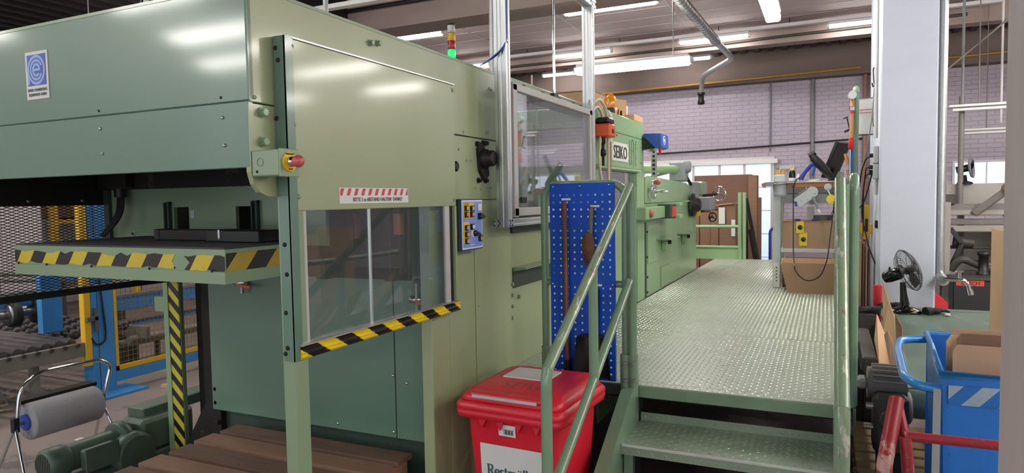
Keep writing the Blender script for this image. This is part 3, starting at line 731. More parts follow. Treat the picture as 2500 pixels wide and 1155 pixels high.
# expanded-metal screen on the left side, bar by bar as one woven sheet
ms = thing('mesh_screen', 'black expanded metal screen on the left side of the feeder', 'screen', (-3.62, 2.2, 1.33))
def mesh_sheet(y0, y1, z0, z1, x, py, pz, w):
    mb = MB(); ny = int((y1-y0)/py); nz = int((z1-z0)/pz)
    for j in range(nz+1):
        for i in range(ny+1):
            y = y0+i*py + (py/2 if j % 2 else 0); z = z0+j*pz
            for sy in (-1, 1):
                a = (y, z); b = (y+sy*py/2, z+pz)
                if not (y0 <= a[0] <= y1 and y0 <= b[0] <= y1 and b[1] <= z1): continue
                mb.add([(x, a[0], a[1]-w), (x, a[0], a[1]+w), (x, b[0], b[1]+w), (x, b[0], b[1]-w),
                        (x+.004, a[0], a[1]-w), (x+.004, a[0], a[1]+w), (x+.004, b[0], b[1]+w), (x+.004, b[0], b[1]-w)],
                       [(0, 1, 2, 3), (7, 6, 5, 4), (0, 3, 7, 4), (1, 5, 6, 2)])
    return mb
part('expanded_metal', mesh_sheet(1.45, 2.84, 1.365, 1.81, -3.62, .042, .0075, .0016), 'black', ms, kind='stuff')
part('screen_frame', MB().box(-3.64, -3.60, 1.45, 2.86, 1.335, 1.37).box(-3.63, -3.61, 1.45, 1.48, 1.35, 1.82), 'black', ms)
part('screen_top', MB().box(-3.63, -3.61, 1.45, 2.44, 1.805, 2.04), 'black_and_shade', ms)
for y in (1.75, 2.05, 2.32): part('bolt', MB().dome((-3.61, y, 1.83), (1, 0, 0), .01, .008), 'steel', ms)

# emergency stop box on the corner plate
es = thing('emergency_stop', 'green emergency stop box with a red mushroom button on a yellow disc', 'emergency stop', (-1.6, 1.66, 1.885))
part('box_body', MB().box(-1.668, -1.552, 1.62, 1.70, 1.885, 1.968, c=.004), 'green_light', es)
part('box_lid', MB().box(-1.552, -1.546, 1.617, 1.703, 1.882, 1.971, c=.002), 'green_light', es)
part('knockout', MB().lathe((-1.63, 1.62, 1.93), (0, -1, 0), [(.0122, 0), (.0122, .001), (.013, .001), (.013, 0)], 22, cap=False), 'green_dark', es)
yd = part('yellow_disc', MB().lathe((-1.546, 1.659, 1.93), (1, 0, 0), [(.032, 0), (.032, .003), (.03, .004)], 24), 'yellow_label', es)
text('EMERGENCY', .0085, (-1.5415, 1.659, 1.951), (0, 1, 0), (0, 0, 1), 'black_text', yd, align='CENTER', sx=.8)
text('STOP', .009, (-1.5415, 1.659, 1.903), (0, 1, 0), (0, 0, 1), 'black_text', yd, align='CENTER', sx=.8)
part('button_collar', MB().lathe((-1.543, 1.659, 1.93), (1, 0, 0), [(.016, 0), (.016, .012), (.012, .016)], 18), 'chrome', es)
part('mushroom_button', MB().lathe((-1.528, 1.659, 1.93), (1, 0, 0), [(.012, 0), (.018, .008), (.0195, .014), (.0195, .022), (.016, .029), (.006, .032)], 22), 'red_button', es)
bolts([(-1.645, 1.62, 1.9)], (0, -1, 0), .005, .003, 'dark_steel', es, 'screw')

# control panel
cp = thing('control_panel', 'blue control panel with lit push buttons on the side of the feeder', 'control panel', (-1.64, 2.98, 1.55))
part('panel_case', MB().box(-1.668, -1.614, 2.868, 3.09, 1.55, 1.803, c=.004), 'green_dark', cp)
pf = part('panel_face', MB().box(-1.614, -1.606, 2.868, 3.09, 1.55, 1.803, c=.002), 'panel_edge', cp)
PX = -1.606
part('white_border', B(PX, PX+.0006, 2.873, 3.085, 1.556, 1.797), 'white', pf)
part('blue_field', B(PX+.0006, PX+.0012, 2.879, 3.079, 1.563, 1.790), 'panel_blue', pf)
part('yellow_field', B(PX+.0012, PX+.0018, 2.884, 2.995, 1.708, 1.785), 'yellow_label', pf)
part('yellow_field', B(PX+.0012, PX+.0018, 2.884, 2.945, 1.582, 1.69), 'yellow_label', pf)
mat('btn_green', '9fb58f', .3, var=0); mat('btn_red', 'c98a80', .3, var=0); mat('btn_white', 'd8d3c8', .3, var=0); mat('btn_orange', 'cfa080', .3, var=0)
def pbtn(y, z, m, w=.011):
    b = part('push_button', MB().box(PX+.001, PX+.012, y-w-.003, y+w+.003, z-w*.95-.003, z+w*.95+.003), 'black', pf)
    part('button_cap', MB().box(PX+.012, PX+.016, y-w, y+w, z-w*.85, z+w*.85, c=.002), m, b)
pbtn(2.911, 1.758, 'btn_green'); pbtn(2.969, 1.756, 'btn_green'); pbtn(2.911, 1.727, 'btn_red'); pbtn(2.969, 1.727, 'btn_red')
pbtn(2.911, 1.662, 'btn_green'); pbtn(2.911, 1.63, 'btn_orange'); pbtn(2.911, 1.597, 'btn_orange'); pbtn(2.97, 1.665, 'btn_white', .012); pbtn(3.053, 1.603, 'btn_red', .012)
part('counter_window', MB().box(PX+.001, PX+.008, 3.035, 3.073, 1.742, 1.778, c=.002), 'btn_white', pf)
part('selector_switch', MB().box(PX+.001, PX+.012, 3.036, 3.068, 1.70, 1.732).bar((PX+.012, 3.05, 1.722), (PX+.03, 3.06, 1.708), .012, .02), 'black', pf)
kn = part('knob_ring', MB().lathe((PX+.001, 2.985, 1.632), (1, 0, 0), [(.022, 0), (.022, .004), (.018, .008)], 22), 'white', pf)
part('rotary_knob', MB().lathe((PX+.008, 2.985, 1.632), (1, 0, 0), [(.016, 0), (.015, .014), (.006, .016)], 18).bar((PX+.02, 2.985, 1.636), (PX+.03, 3.01, 1.622), .008, .014), 'black', kn)
text('OUT  INLET', .008, (PX+.002, 2.90, 1.776), (0, 1, 0), (0, 0, 1), 'black_text', pf)
text('ED-AUTO', .012, (PX+.0016, 2.955, 1.570), (0, 1, 0), (0, 0, 1), 'white', pf, sx=.9)
part('latch', MB().box(-1.668, -1.655, 2.853, 2.868, 1.66, 1.70), 'alu', cp)

# ================================================================== aluminium sliding guard
AX = -1.55
ag = thing('sliding_guard', 'tall aluminium profile guard frame with a sliding clear pane', 'guard', (AX, 4.0, 1.65))
def profile(p0, p1, w, h, m='alu', up=(1, 0, 0)):
    """aluminium extrusion: two outer flanges and a recessed groove"""
    p0 = Vector(p0); p1 = Vector(p1); mb = MB()
    mb.bar(p0, p1, w*.8, h*.8, up)
    d = (p1-p0).normalized(); x = d.cross(Vector(up)).normalized(); z = x.cross(d)
    for a in (-1, 1):
        for b in (-1, 1):
            o = x*a*w*.33+z*b*h*.33
            mb.bar(p0+o, p1+o, w*.34, h*.34, up, c=.0015)
    return mb
part('post', profile((AX, 3.262, 1.65), (AX, 3.262, 3.2), .05, .05), 'alu', ag)
part('post', profile((AX-.04, 3.305, 1.65), (AX-.04, 3.305, 3.2), .04, .06), 'alu', ag)
part('post', profile((AX, 4.70, 1.65), (AX, 4.70, 3.2), .05, .05), 'alu', ag)
part('post', profile((AX-.04, 4.745, 1.65), (AX-.04, 4.745, 3.2), .04, .06), 'alu', ag)
part('top_rail', profile((AX-.01, 3.24, 3.185), (AX-.01, 4.77, 3.185), .07, .06, up=(0, 0, 1)), 'alu', ag)
part('bottom_rail', profile((AX, 3.24, 1.672), (AX, 4.77, 1.672), .05, .04, up=(0, 0, 1)), 'alu', ag)
part('bottom_rail', profile((AX-.05, 3.24, 1.67), (AX-.05, 4.77, 1.67), .04, .04, up=(0, 0, 1)), 'alu', ag)
sa = part('sash_frame', MB().box(AX-.012, AX+.018, 3.335, 3.385, 1.70, 2.42, c=.003).box(AX-.012, AX+.018, 4.63, 4.675, 1.70, 2.42, c=.003)
          .box(AX-.012, AX+.018, 3.335, 4.675, 2.385, 2.425, c=.003).box(AX-.012, AX+.018, 3.335, 4.675, 1.705, 1.75, c=.003), 'frame_grey', ag)
part('sash_pane', B(AX-.002, AX+.004, 3.385, 4.63, 1.75, 2.385), 'pane_clear_far', sa)
part('sash_handle', MB().box(AX+.018, AX+.03, 3.40, 3.47, 1.775, 1.81, c=.004), 'black', sa)
part('lift_rod', MB().cyl((AX, 3.985, 2.43), (AX, 3.985, 3.16), .008), 'chrome', ag)
part('rod_foot', MB().box(AX-.015, AX+.015, 3.95, 4.02, 2.425, 2.45), 'black', ag)
part('gusset', MB().prism([(4.62, 2.43), (4.68, 2.43), (4.68, 2.50)], 'X', AX-.004, AX+.0), 'alu', ag)
part('cable', T([(AX+.026, 3.245, 3.18), (AX+.026, 3.245, 2.62), (AX-.0, 3.22, 2.57), (AX-.10, 3.22, 2.51)], .004, 6, bend=.05), 'logo_blue', ag)
part('cable', T([(AX+.026, 3.252, 2.62), (AX-.02, 3.225, 2.55), (AX-.12, 3.22, 2.505)], .004, 6, bend=.03), 'black', ag)

# ================================================================== press with the name plate
pr = thing('die_cutting_press', 'green press unit with a name plate behind the aluminium guard', 'machine', (-2.4, 5.0, 0))
PXX = -1.62
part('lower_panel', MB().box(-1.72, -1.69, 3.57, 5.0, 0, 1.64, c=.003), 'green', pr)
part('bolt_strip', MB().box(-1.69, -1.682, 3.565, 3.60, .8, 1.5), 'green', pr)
bolts([(-1.682, 3.585, 1.3), (-1.682, 3.585, 1.235), (-1.682, 3.585, 1.17), (-1.682, 3.58, 1.10), (-1.69, 3.70, 1.21)], (1, 0, 0), .012, .016, 'green_light', pr, 'bolt', True)
part('ledge', MB().prism([(-1.69, 1.37), (-1.60, 1.385), (-1.60, 1.395), (-1.69, 1.395)], 'Y', 3.62, 4.35), 'green_light', pr)
part('ledge_back', MB().box(-1.69, -1.685, 3.62, 4.35, 1.27, 1.385), 'green_dark', pr)
part('inner_dark', MB().box(-2.9, -2.85, 3.5, 5.0, 1.5, 2.5), 'machine_dark', pr)
part('sill', MB().box(-2.9, -1.66, 3.57, 5.0, 1.60, 1.66), 'green_dark', pr)
part('top_rail', MB().box(-1.80, -1.66, 3.48, 5.0, 2.43, 2.50, c=.004), 'green_light', pr)
bolts([(-1.66, y, 2.465) for y in (3.75, 4.05, 4.35, 4.62, 4.78)], (1, 0, 0), .014, .016, 'green_dark', pr, 'bolt', True)
for y in (3.75, 4.1): part('pin', MB().cyl((-1.75, y, 2.5), (-1.75, y, 2.6), .006, seg=6), 'hose_beige', pr)
part('inner_roller', MB().cyl((-2.3, 3.6, 1.85), (-2.3, 4.95, 1.85), .09, seg=18), 'roller_steel', pr)
# tower
part('tower_header', MB().box(-3.1, PXX, 5.0, 6.52, 2.345, 2.50, c=.004), 'green_far', pr)
part('tower_front', MB().box(-1.65, PXX, 5.0, 6.52, 2.055, 2.342, c=.003), 'green_far', pr)
part('header_flange', MB().prism([(-1.63, 2.02), (-1.585, 2.03), (-1.60, 2.05), (-1.63, 2.055)], 'Y', 5.0, 6.3), 'green_far', pr)
part('tower_pillar', MB().box(-2.6, PXX, 6.27, 6.54, .8, 2.054, c=.004), 'green_far', pr)
part('tower_pillar', MB().box(-2.6, PXX, 5.0, 5.09, .8, 2.054, c=.004), 'green_far', pr)
part('tower_recess', MB().box(-2.6, -1.80, 5.09, 6.27, 1.4, 2.05), 'machine_dark', pr)
part('recess_pane', B(-1.66, -1.655, 5.09, 6.27, 1.62, 2.03), 'pane_clear_far', pr)
part('lower_tower_panel', MB().box(-2.6, -1.64, 5.09, 6.27, 0, 1.62, c=.004), 'green_far', pr)
part('tower_foot', MB().box(-2.6, -1.66, 5.0, 6.54, 0, .8), 'green_dark', pr)
sg = part('name_plate', MB().box(PXX, PXX+.006, 5.445, 5.95, 2.105, 2.262), 'paper', pr, 'pale plate with raised dark letters')
text('SEIKO', .155, (PXX+.006, 5.475, 2.128), (0, 1, 0), (0, 0, 1), 'black_text', sg, ext=.004, sx=1.02)
for y, z in ((5.46, 2.25), (5.93, 2.25), (5.46, 2.118), (5.93, 2.118)): part('screw', MB().dome((PXX+.006, y, z), (1, 0, 0), .006, .004), 'steel', sg)
# brushed vertical characters beside the plate
rr = random.Random(11)
for k, y0 in enumerate((6.0, 6.07, 6.14, 6.21)):
    mb = MB(); z = 2.31
    while z > 2.10:
        L = rr.uniform(.012, .035); a = rr.uniform(-.02, .02)
        mb.bar((PXX+.001, y0+rr.uniform(-.015, .015), z), (PXX+.001, y0+a, z-L), .008, .001, up=(1, 0, 0)); z -= L*.8
    part('brushed_character', mb, 'green_dark', pr)
bolts([(PXX, 5.6, 2.32), (PXX, 6.1, 2.31), (PXX, 6.42, 2.12)], (1, 0, 0), .008, .006, 'green_dark', pr, 'screw')

# things on and at the tower
bc = thing('amber_beacon', 'amber rotating beacon on top of the green press', 'beacon', (-1.68, 5.62, 2.5))
part('beacon_base', MB().lathe((-1.68, 5.62, 2.5), (0, 0, 1), [(.062, 0), (.062, .05), (.055, .055)], 20), 'amber_base', bc)
part('beacon_dome', MB().lathe((-1.68, 5.62, 2.555), (0, 0, 1), [(.05, 0), (.053, .04), (.05, .075), (.038, .10), (.02, .115), (.004, .12)], 20), 'amber', bc)
cb = thing('open_carton', 'open empty cardboard carton lying on top of the press', 'carton', (-1.9, 5.7, 2.5))
part('carton_shell', MB().box(-2.2, -2.19, 5.50, 6.30, 2.5, 2.70).box(-1.81, -1.80, 5.50, 6.12, 2.5, 2.70).box(-2.2, -1.80, 5.50, 5.51, 2.5, 2.70).box(-2.2, -1.80, 5.50, 6.12, 2.695, 2.705).box(-2.2, -1.80, 5.50, 6.12, 2.5, 2.506), 'card', cb)
part('carton_flap', MB().hexa([(-1.80, 6.12, 2.5), (-1.70, 6.20, 2.5), (-1.695, 6.195, 2.5), (-1.795, 6.115, 2.5)], [(-1.80, 6.12, 2.705), (-1.70, 6.20, 2.69), (-1.695, 6.195, 2.69), (-1.795, 6.115, 2.705)]), 'card_light', cb)
solo('card_tray', MB().box(-1.95, -1.62, 6.18, 6.5, 2.5, 2.56, c=.004), 'card_light', 'flat cardboard box at the end of the press top', 'carton', (-1.8, 6.34, 2.5))
solo('white_cup', MB().lathe((-1.75, 6.3, 2.56), (0, 0, 1), [(.03, 0), (.036, .09), (.033, .09), (.028, .01)], 16), 'white', 'small white cup standing on the flat cardboard box', 'cup', (-1.75, 6.3, 2.56))
for i, (y, w, m, lb) in enumerate(((5.58, .09, 'dark_steel', 'grey metal block beside the amber beacon'), (5.72, .045, 'yellow', 'yellow and black block next to the grey metal block'), (5.82, .04, 'yellow', 'small yellow and black block nearest the open carton'))):
    t = thing('small_block', lb, 'block', (-1.655, y, 2.5), 'small blocks on the press')
    part('block_body', MB().box(-1.68, -1.63, y-w/2, y+w/2, 2.5, 2.545, c=.003), m, t); part('block_end', MB().box(-1.682, -1.628, y-w/2-.008, y-w/2+.004, 2.5, 2.547), 'black', t)
og = thing('orange_drive', 'orange and black actuator with a hanging shaft at the press', 'actuator', (-1.60, 5.07, 2.2))
part('drive_housing', MB().box(-1.618, -1.50, 5.0, 5.16, 2.26, 2.36, c=.01), 'orange', og)
part('drive_cap', MB().box(-1.618, -1.505, 5.01, 5.15, 2.36, 2.41, c=.015), 'black', og)
part('drive_window', MB().box(-1.50, -1.497, 5.06, 5.11, 2.29, 2.32), 'black', og)
part('drive_shaft', MB().lathe((-1.56, 5.02, 2.26), (0, 0, -1), [(.02, 0), (.02, .05), (.012, .055), (.012, .09), (.024, .1), (.024, .14), (.01, .15), (.01, .22)], 12), 'dark_steel', og)
wb2 = thing('spray_gun', 'white air gun hanging on hoses at the press tower', 'air gun', (-1.56, 5.26, 2.2))
part('gun_body', T([(-1.58, 5.27, 2.24), (-1.575, 5.275, 2.30), (-1.57, 5.27, 2.38), (-1.57, 5.25, 2.45), (-1.58, 5.22, 2.48)], [.016, .022, .02, .016, .012], 12), 'white', wb2)
part('gun_trigger', MB().bar((-1.555, 5.28, 2.42), (-1.555, 5.295, 2.36), .01, .012), 'steel', wb2)
part('gun_nozzle', MB().cyl((-1.58, 5.22, 2.48), (-1.58, 5.19, 2.47), .008), 'chrome', wb2)
for i, (pts, m, lb, r) in enumerate((
    ([(-1.60, 4.86, 2.48), (-1.58, 5.0, 2.56), (-1.57, 5.16, 2.48), (-1.57, 5.19, 2.2), (-1.57, 5.19, 1.5), (-1.57, 5.17, .82)], 'hose_beige', 'cream hose looping over the press corner and hanging down', .013),
    ([(-1.60, 4.88, 2.44), (-1.59, 5.0, 2.50), (-1.58, 5.10, 2.42), (-1.57, 4.93, 2.1), (-1.57, 5.02, 1.9), (-1.57, 5.3, 1.7), (-1.56, 5.32, 1.3), (-1.56, 5.2, 1.05), (-1.58, 5.1, .98)], 'hose_beige', 'cream hose crossing behind the pegboard in a slack bend', .011),
    ([(-1.58, 5.26, 2.24), (-1.575, 5.25, 1.9), (-1.575, 5.26, 1.4), (-1.575, 5.25, .82)], 'hose_tan', 'tan hose hanging straight from the white air gun', .011))):
    solo('hose', T(pts, r, 8, bend=.12), m, lb, 'hose', pts[0], 'hoses at the press tower')
bx = thing('goggle_box', 'blue wall box with a slanted dark lid and a white pictogram', 'box', (-1.52, 6.7, 2.22))
part('box_case', MB().prism([(-1.615, 2.385), (-1.60, 2.40), (-1.44, 2.395), (-1.435, 2.27), (-1.485, 2.255)], 'Y', 6.45, 6.78), 'box_blue', bx)
part('box_lid', MB().prism([(-1.618, 2.38), (-1.49, 2.256), (-1.618, 2.245)], 'Y', 6.455, 6.775), 'black_gloss', bx)
part('pictogram', MB().lathe((-1.438, 6.6, 2.335), (1, 0, 0), [(.045, 0), (.045, .003), (.036, .003), (.036, .0)], 20), 'white', bx)
part('pictogram_face', MB().lathe((-1.438, 6.6, 2.335), (1, 0, 0), [(.02, 0), (.02, .003), (.002, .003)], 14), 'white', bx)
part('red_tag', B(-1.47, -1.45, 6.5, 6.54, 2.21, 2.26), 'red', bx)

# ================================================================== delivery unit
dl = thing('delivery_unit', 'green delivery unit with handwheels at the far end of the machine', 'machine', (-2.4, 8.0, 0))
DX = -1.62
top = [(6.57, 1.735), (6.57, 1.99), (6.66, 2.005)] + [(8.72, 1.96), (8.88, 1.93), (8.95, 1.87), (8.96, 1.735)]
part('upper_cover', MB().prism(top, 'X', -2.9, DX), 'green_far', dl)
part('lower_body', MB().box(-2.9, DX-.004, 6.57, 8.96, .8, 1.73, c=.004), 'green_far', dl)
part('lower_end', MB().box(-2.9, DX-.004, 8.965, 9.42, .8, 1.6, c=.006), 'green_far', dl)
part('foot', MB().box(-2.9, DX-.05, 6.57, 9.3, 0, .8), 'green_dark', dl)
part('edge_strip', MB().box(DX-.004, DX+.004, 6.545, 6.60, .8, 1.55), 'green_dark', dl)
part('inspection_door', MB().box(DX-.004, DX+.006, 6.66, 7.15, 1.13, 1.52, c=.002), 'green_far', dl)
part('inspection_door', MB().box(DX-.004, DX+.006, 7.25, 8.0, .83, 1.04, c=.002), 'green_far', dl)
bolts([(DX, 6.63, z) for z in (1.45, 1.2, 1.0, .85)], (1, 0, 0), .012, .012, 'dark_steel', dl, 'hinge')
for y in (7.35, 8.45):
    s = part('step_bracket', MB().box(DX, DX+.14, y-.32, y+.22, 1.345, 1.357), 'green_light', dl)
    part('bracket_body', MB().box(DX, DX+.05, y-.06, y+.10, 1.22, 1.345, c=.004), 'green_far', s); part('bracket_knob', MB().lathe((DX+.05, y+.05, 1.30), (1, 0, 0), [(.025, 0), (.02, .03)], 12), 'dark_steel', s)
# handwheel with spokes and a red grip
def handwheel(c, r, ax, m, parent, grip=None, name='handwheel'):
    c = Vector(c); ax = Vector(ax).normalized(); x = ax.cross(V(0, 0, 1)).normalized(); y = ax.cross(x)
    pts = [c+ax*.05+(x*math.cos(2*PI*k/20)+y*math.sin(2*PI*k/20))*r for k in range(20)]
    w = part(name, T(pts, r*.13, 8, closed=True), m, parent)
    mb = MB()
    for k in range(3):
        a = 2*PI*k/3+.5; mb.cyl(c+ax*.03, c+ax*.05+(x*math.cos(a)+y*math.sin(a))*r, r*.09, seg=8)
    mb.lathe(c, ax, [(r*.2, -.02), (r*.24, .02), (r*.24, .06), (r*.12, .07)], 14)
    part('spokes', mb, m, w)
    if grip:
        g = c+ax*.05+y*-r*.9+x*.0
        part('grip', MB().lathe(g, ax, [(.012, 0), (.028, .03), (.03, .05), (.015, .07)], 12), grip, w)
    return w
handwheel((DX, 6.72, 1.865), .085, (1, 0, 0), 'chrome', dl, 'red_button')
part('crank_handle', MB().lathe((DX+.06, 6.80, 1.845), (1, .25, 0), [(.01, 0), (.016, .03), (.018, .09), (.008, .11)], 10), 'chrome', dl)
arm = part('lever_arm', MB().box(DX, DX+.10, 6.2, 7.0, 1.58, 1.70, c=.006), 'green_far', dl)
part('lever_head', MB().box(DX+.02, DX+.16, 7.0, 7.28, 1.57, 1.72, c=.01), 'green_dark', arm)
part('red_plate', MB().box(DX+.16, DX+.17, 7.03, 7.22, 1.585, 1.69), 'orange_red', arm)
part('lever_fork', MB().box(DX+.02, DX+.2, 7.28, 7.45, 1.69, 1.73, c=.006).box(DX+.02, DX+.2, 7.28, 7.45, 1.56, 1.60, c=.006), 'green_far', arm)
part('rust_joint', MB().lathe((DX+.1, 6.36, 1.64), (1, 0, 0), [(.04, 0), (.04, .02), (.02, .03)], 12), 'pipe_copper', arm)
# end gear group
ge = part('gear_plate', MB().box(DX-.01, DX+.05, 8.97, 9.34, 1.53, 1.98, c=.006), 'grey_plastic', dl)
part('gear_hub', MB().lathe((DX+.03, 8.93, 1.68), (1, 0, 0), [(.15, 0), (.15, .03), (.10, .04), (.08, .10), (.06, .11)], 22), 'dark_steel', ge)
part('gear_case', MB().box(DX+.02, DX+.20, 9.35, 9.75, 1.60, 1.78, c=.01), 'grey_plastic', ge)
part('upper_case', MB().box(DX-.1, DX+.10, 9.36, 9.7, 1.8, 1.99, c=.02), 'green_light', ge)
handwheel((DX+.22, 9.80, 1.82), .10, (.45, 1, 0), 'chrome', ge)
part('wheel_shaft', MB().cyl((DX+.08, 9.5, 1.80), (DX+.24, 9.85, 1.82), .02), 'dark_steel', ge)
handwheel((DX+.16, 9.60, 1.50), .06, (.45, 1, 0), 'dark_steel', ge, name='small_handwheel')
part('brass_block', MB().box(DX+.05, DX+.08, 9.05, 9.3, 1.53, 1.66, c=.004), 'yellow', ge)
bolts([(DX+.05, y, z) for y in (9.05, 9.25) for z in (1.75, 1.58)], (1, 0, 0), .016, .016, 'steel', ge, 'bolt', True)
# cross tube on top with its clamp, and the punched strip post
ct = part('cross_tube', T([(-2.6, 6.9, 2.10), (-1.75, 8.75, 2.14)], .05, 12), 'green_far', dl)
part('tube_sleeve', T([(-2.63, 6.83, 2.10), (-2.25, 7.66, 2.117)], .054, 12), 'steel', ct)
cl = part('clamp_head', MB().box(-1.84, -1.64, 8.72, 8.98, 1.98, 2.24, c=.02).lathe((-1.72, 8.80, 2.17), (1, .3, 0), [(.08, 0), (.08, .12), (.06, .14)], 14), 'grey_plastic', dl)
part('clamp_lever', MB().cyl((-1.66, 8.9, 2.05), (-1.60, 9.0, 1.92), .02).blob((-1.60, 9.0, 1.9), .03, .03, .05), 'black', cl)
part('brace', MB().bar((-2.1, 8.2, 2.0), (-1.78, 8.75, 2.12), .02, .03), 'green_light', dl)
pp = part('punched_strip', MB().box(-1.86, -1.80, 7.84, 7.87, 1.95, 2.37), 'galv', dl)
for i in range(6): part('strip_slot', MB().box(-1.845, -1.815, 7.838, 7.8405, 2.05+i*.05, 2.078+i*.05), 'black', pp)

# signal column behind the feeder
sc = thing('signal_column', 'stack signal light with a lit green segment on a thin pole', 'signal light', (-2.29, 4.0, 2.5))
part('pole', MB().cyl((-2.29, 4.0, 2.5), (-2.29, 4.0, 2.63), .018).lathe((-2.29, 4.0, 2.63), (0, 0, 1), [(.03, 0), (.03, .006), (.012, .008), (.010, .08)], 14), 'galv', sc)
for z0, z1, m, nm in ((2.70, 2.745, 'machine_dark', 'segment_base'), (2.748, 2.80, 'lamp_green', 'green_segment'), (2.803, 2.855, 'lamp_red', 'red_segment'), (2.858, 2.91, 'lamp_yellow', 'yellow_segment'), (2.913, 2.96, 'lamp_clear', 'clear_segment'), (2.962, 2.972, 'dark_steel', 'cap')):
    part(nm, MB().lathe((-2.286, 4.0, z0), (0, 0, 1), [(.024, 0), (.026, .003), (.026, z1-z0-.003), (.024, z1-z0)], 18), m, sc)
pipe('steel_standpipe', 'galvanised standpipe rising beside the aluminium guard posts', [(-1.78, 3.60, 2.5), (-1.78, 3.62, 5.4)], .022, 'galv')
pipe('steel_standpipe', 'white square riser rising above the far left of the hood', [(-2.62, 2.0, 2.49), (-2.62, 2.0, 5.4)], .014, 'pipe_white', seg=4)
pipe('steel_standpipe', 'thin galvanised riser above the hood corner', [(-2.5, 3.0, 2.49), (-2.5, 3.0, 5.4)], .014, 'galv')

# ================================================================== platform and stairs
PZ = .8
pf_ = thing('work_platform', 'green steel platform with chequer plate deck and stairs', 'platform', (-.8, 5, 0))
def lozenges(x0, x1, y0, y1, z, pitch, L, w, h, frame=None):
    """raised chequer-plate tears in alternating directions"""
    mb = MB(); r2 = math.sqrt(.5); vs = mb.v; fs = mb.f; i = 0
    ny = int((y1-y0)/pitch); nx = int((x1-x0)/pitch); n = 0
    for j in range(ny):
        for i in range(nx):
            cx_ = x0+(i+.5)*pitch; cy_ = y0+(j+.5)*pitch
            s = 1 if (i+j) % 2 else -1
            dx, dy = r2*L, r2*L*s; nx_, ny_ = -r2*w*s, r2*w
            vs += [Vector((cx_-dx, cy_-dy, z)), Vector((cx_+nx_, cy_+ny_, z)), Vector((cx_+dx, cy_+dy, z)), Vector((cx_-nx_, cy_-ny_, z)), Vector((cx_-dx*.35, cy_-dy*.35, z+h)), Vector((cx_+dx*.35, cy_+dy*.35, z+h))]
            b = n*6; fs += [[b, b+4, b+1], [b+1, b+4, b+5], [b+1, b+5, b+2], [b+2, b+5, b+3], [b+3, b+5, b+4], [b+3, b+4, b]]
            mb.sm += [False]*6; n += 1
    if frame:
        for p in vs: p.xyz = frame(p)
    return mb
segs = [(3.57, 4.99, -1.686), (4.994, 7.2, -1.615), (7.204, 11.05, -1.615)]
for a, b, x0 in [(3.5, 3.566, -1.665)]+segs:
    d = part('deck_plate', MB().box(x0, .125, a, b, PZ-.008, PZ), 'deck', pf_)
    part('tread_pattern', lozenges(x0+.006, .12, a+.002, b-.002, PZ, .031, .0135, .0042, .0028), 'deck_lozenge', d, kind='stuff')
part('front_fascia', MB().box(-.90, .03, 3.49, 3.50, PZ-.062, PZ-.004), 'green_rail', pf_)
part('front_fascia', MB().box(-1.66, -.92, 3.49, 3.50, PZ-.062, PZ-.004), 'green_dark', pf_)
part('side_fascia', MB().box(.115, .127, 3.5, 11.05, PZ-.10, PZ-.002), 'green_rail', pf_)
part('under_beam', MB().box(-1.6, .1, 3.66, 3.72, PZ-.12, PZ-.01).box(-.98, -.9, 3.72, 11, PZ-.12, PZ-.01), 'black_and_shade', pf_)  # near-black colour stands in for the dark below the deck
for x in (-1.5, -.95, .06):
    for y in (3.62, 7.2, 10.9): part('support_leg', MB().box(x-.03, x+.03, y-.03, y+.03, 0, PZ-.012), 'green_dark', pf_)
# stringers
def stringer(x0, x1):
    top = [(3.50, .80), (3.50, .62), (2.20, 0.0), (2.05, 0.0), (2.05, .06), (3.36, .80)]
    return MB().prism(top, 'X', x0, x1)
SL = [(3.52, .80), (3.52, .55), (2.35, .0), (2.12, .0), (2.12, .02), (3.36, .80)]
part('stringer', MB().prism([(3.50, .80), (3.50, .52), (2.58, 0), (2.20, 0), (2.20, .13)][::1] + [(3.37, .80)], 'X', -.965, -.905), 'green_rail', pf_)
part('stringer', MB().prism([(3.50, .80), (3.50, .52), (2.58, 0), (2.20, 0), (2.20, .13)] + [(3.37, .80)], 'X', .03, .09), 'green_rail', pf_)
for k, (yn, z) in enumerate(((3.15, .6), (2.80, .4), (2.45, .2))):
    t = part('stair_tread', MB().box(-.905, .03, yn, yn+.40, z-.006, z).box(-.905, .03, yn, yn+.005, z-.05, z).box(-.905, .03, yn+.395, yn+.40, z-.006, z+.042), 'tread_plate', pf_)
    part('nosing_edge', MB().box(-.90, .025, yn-.0015, yn+.003, z-.010, z+.001), 'worn_edge', t)
    part('tread_pattern', lozenges(-.90, .025, yn+.012, yn+.392, z, .033, .0135, .0042, .0022), 'tread_lozenge', t, kind='stuff')
    part('lip_pattern', lozenges(-.90, .025, 0, .04, 0, .033, .0135, .0042, .0018, frame=lambda p, yn=yn, z=z: (p.x, yn+.395-p.z, z+.002+p.y)), 'tread_lozenge', t, kind='stuff')
    part('nosing_pattern', lozenges(-.90, .025, 0, .045, 0, .033, .0135, .0042, .0018, frame=lambda p, yn=yn, z=z: (p.x, yn-p.z, z-.047+p.y)), 'tread_lozenge', t, kind='stuff')
part('tread_post', MB().box(-.90, -.855, 3.18, 3.225, 0, .594, c=.003), 'green_rail', pf_)
for x, y in ((-.965, 3.46), (-.922, 3.46), (-1.43, 3.5)):
    sv = part('post_sleeve', MB().cyl((x, y, PZ-.05), (x, y, PZ+.17), .027, seg=14), 'green_rail', pf_)
    if x > -1.2:
        for z in (.84, .93): part('sleeve_bolt', MB().hexbolt((x+.01, y-.026, z), (.2, -1, 0), .009, .02), 'steel', sv)
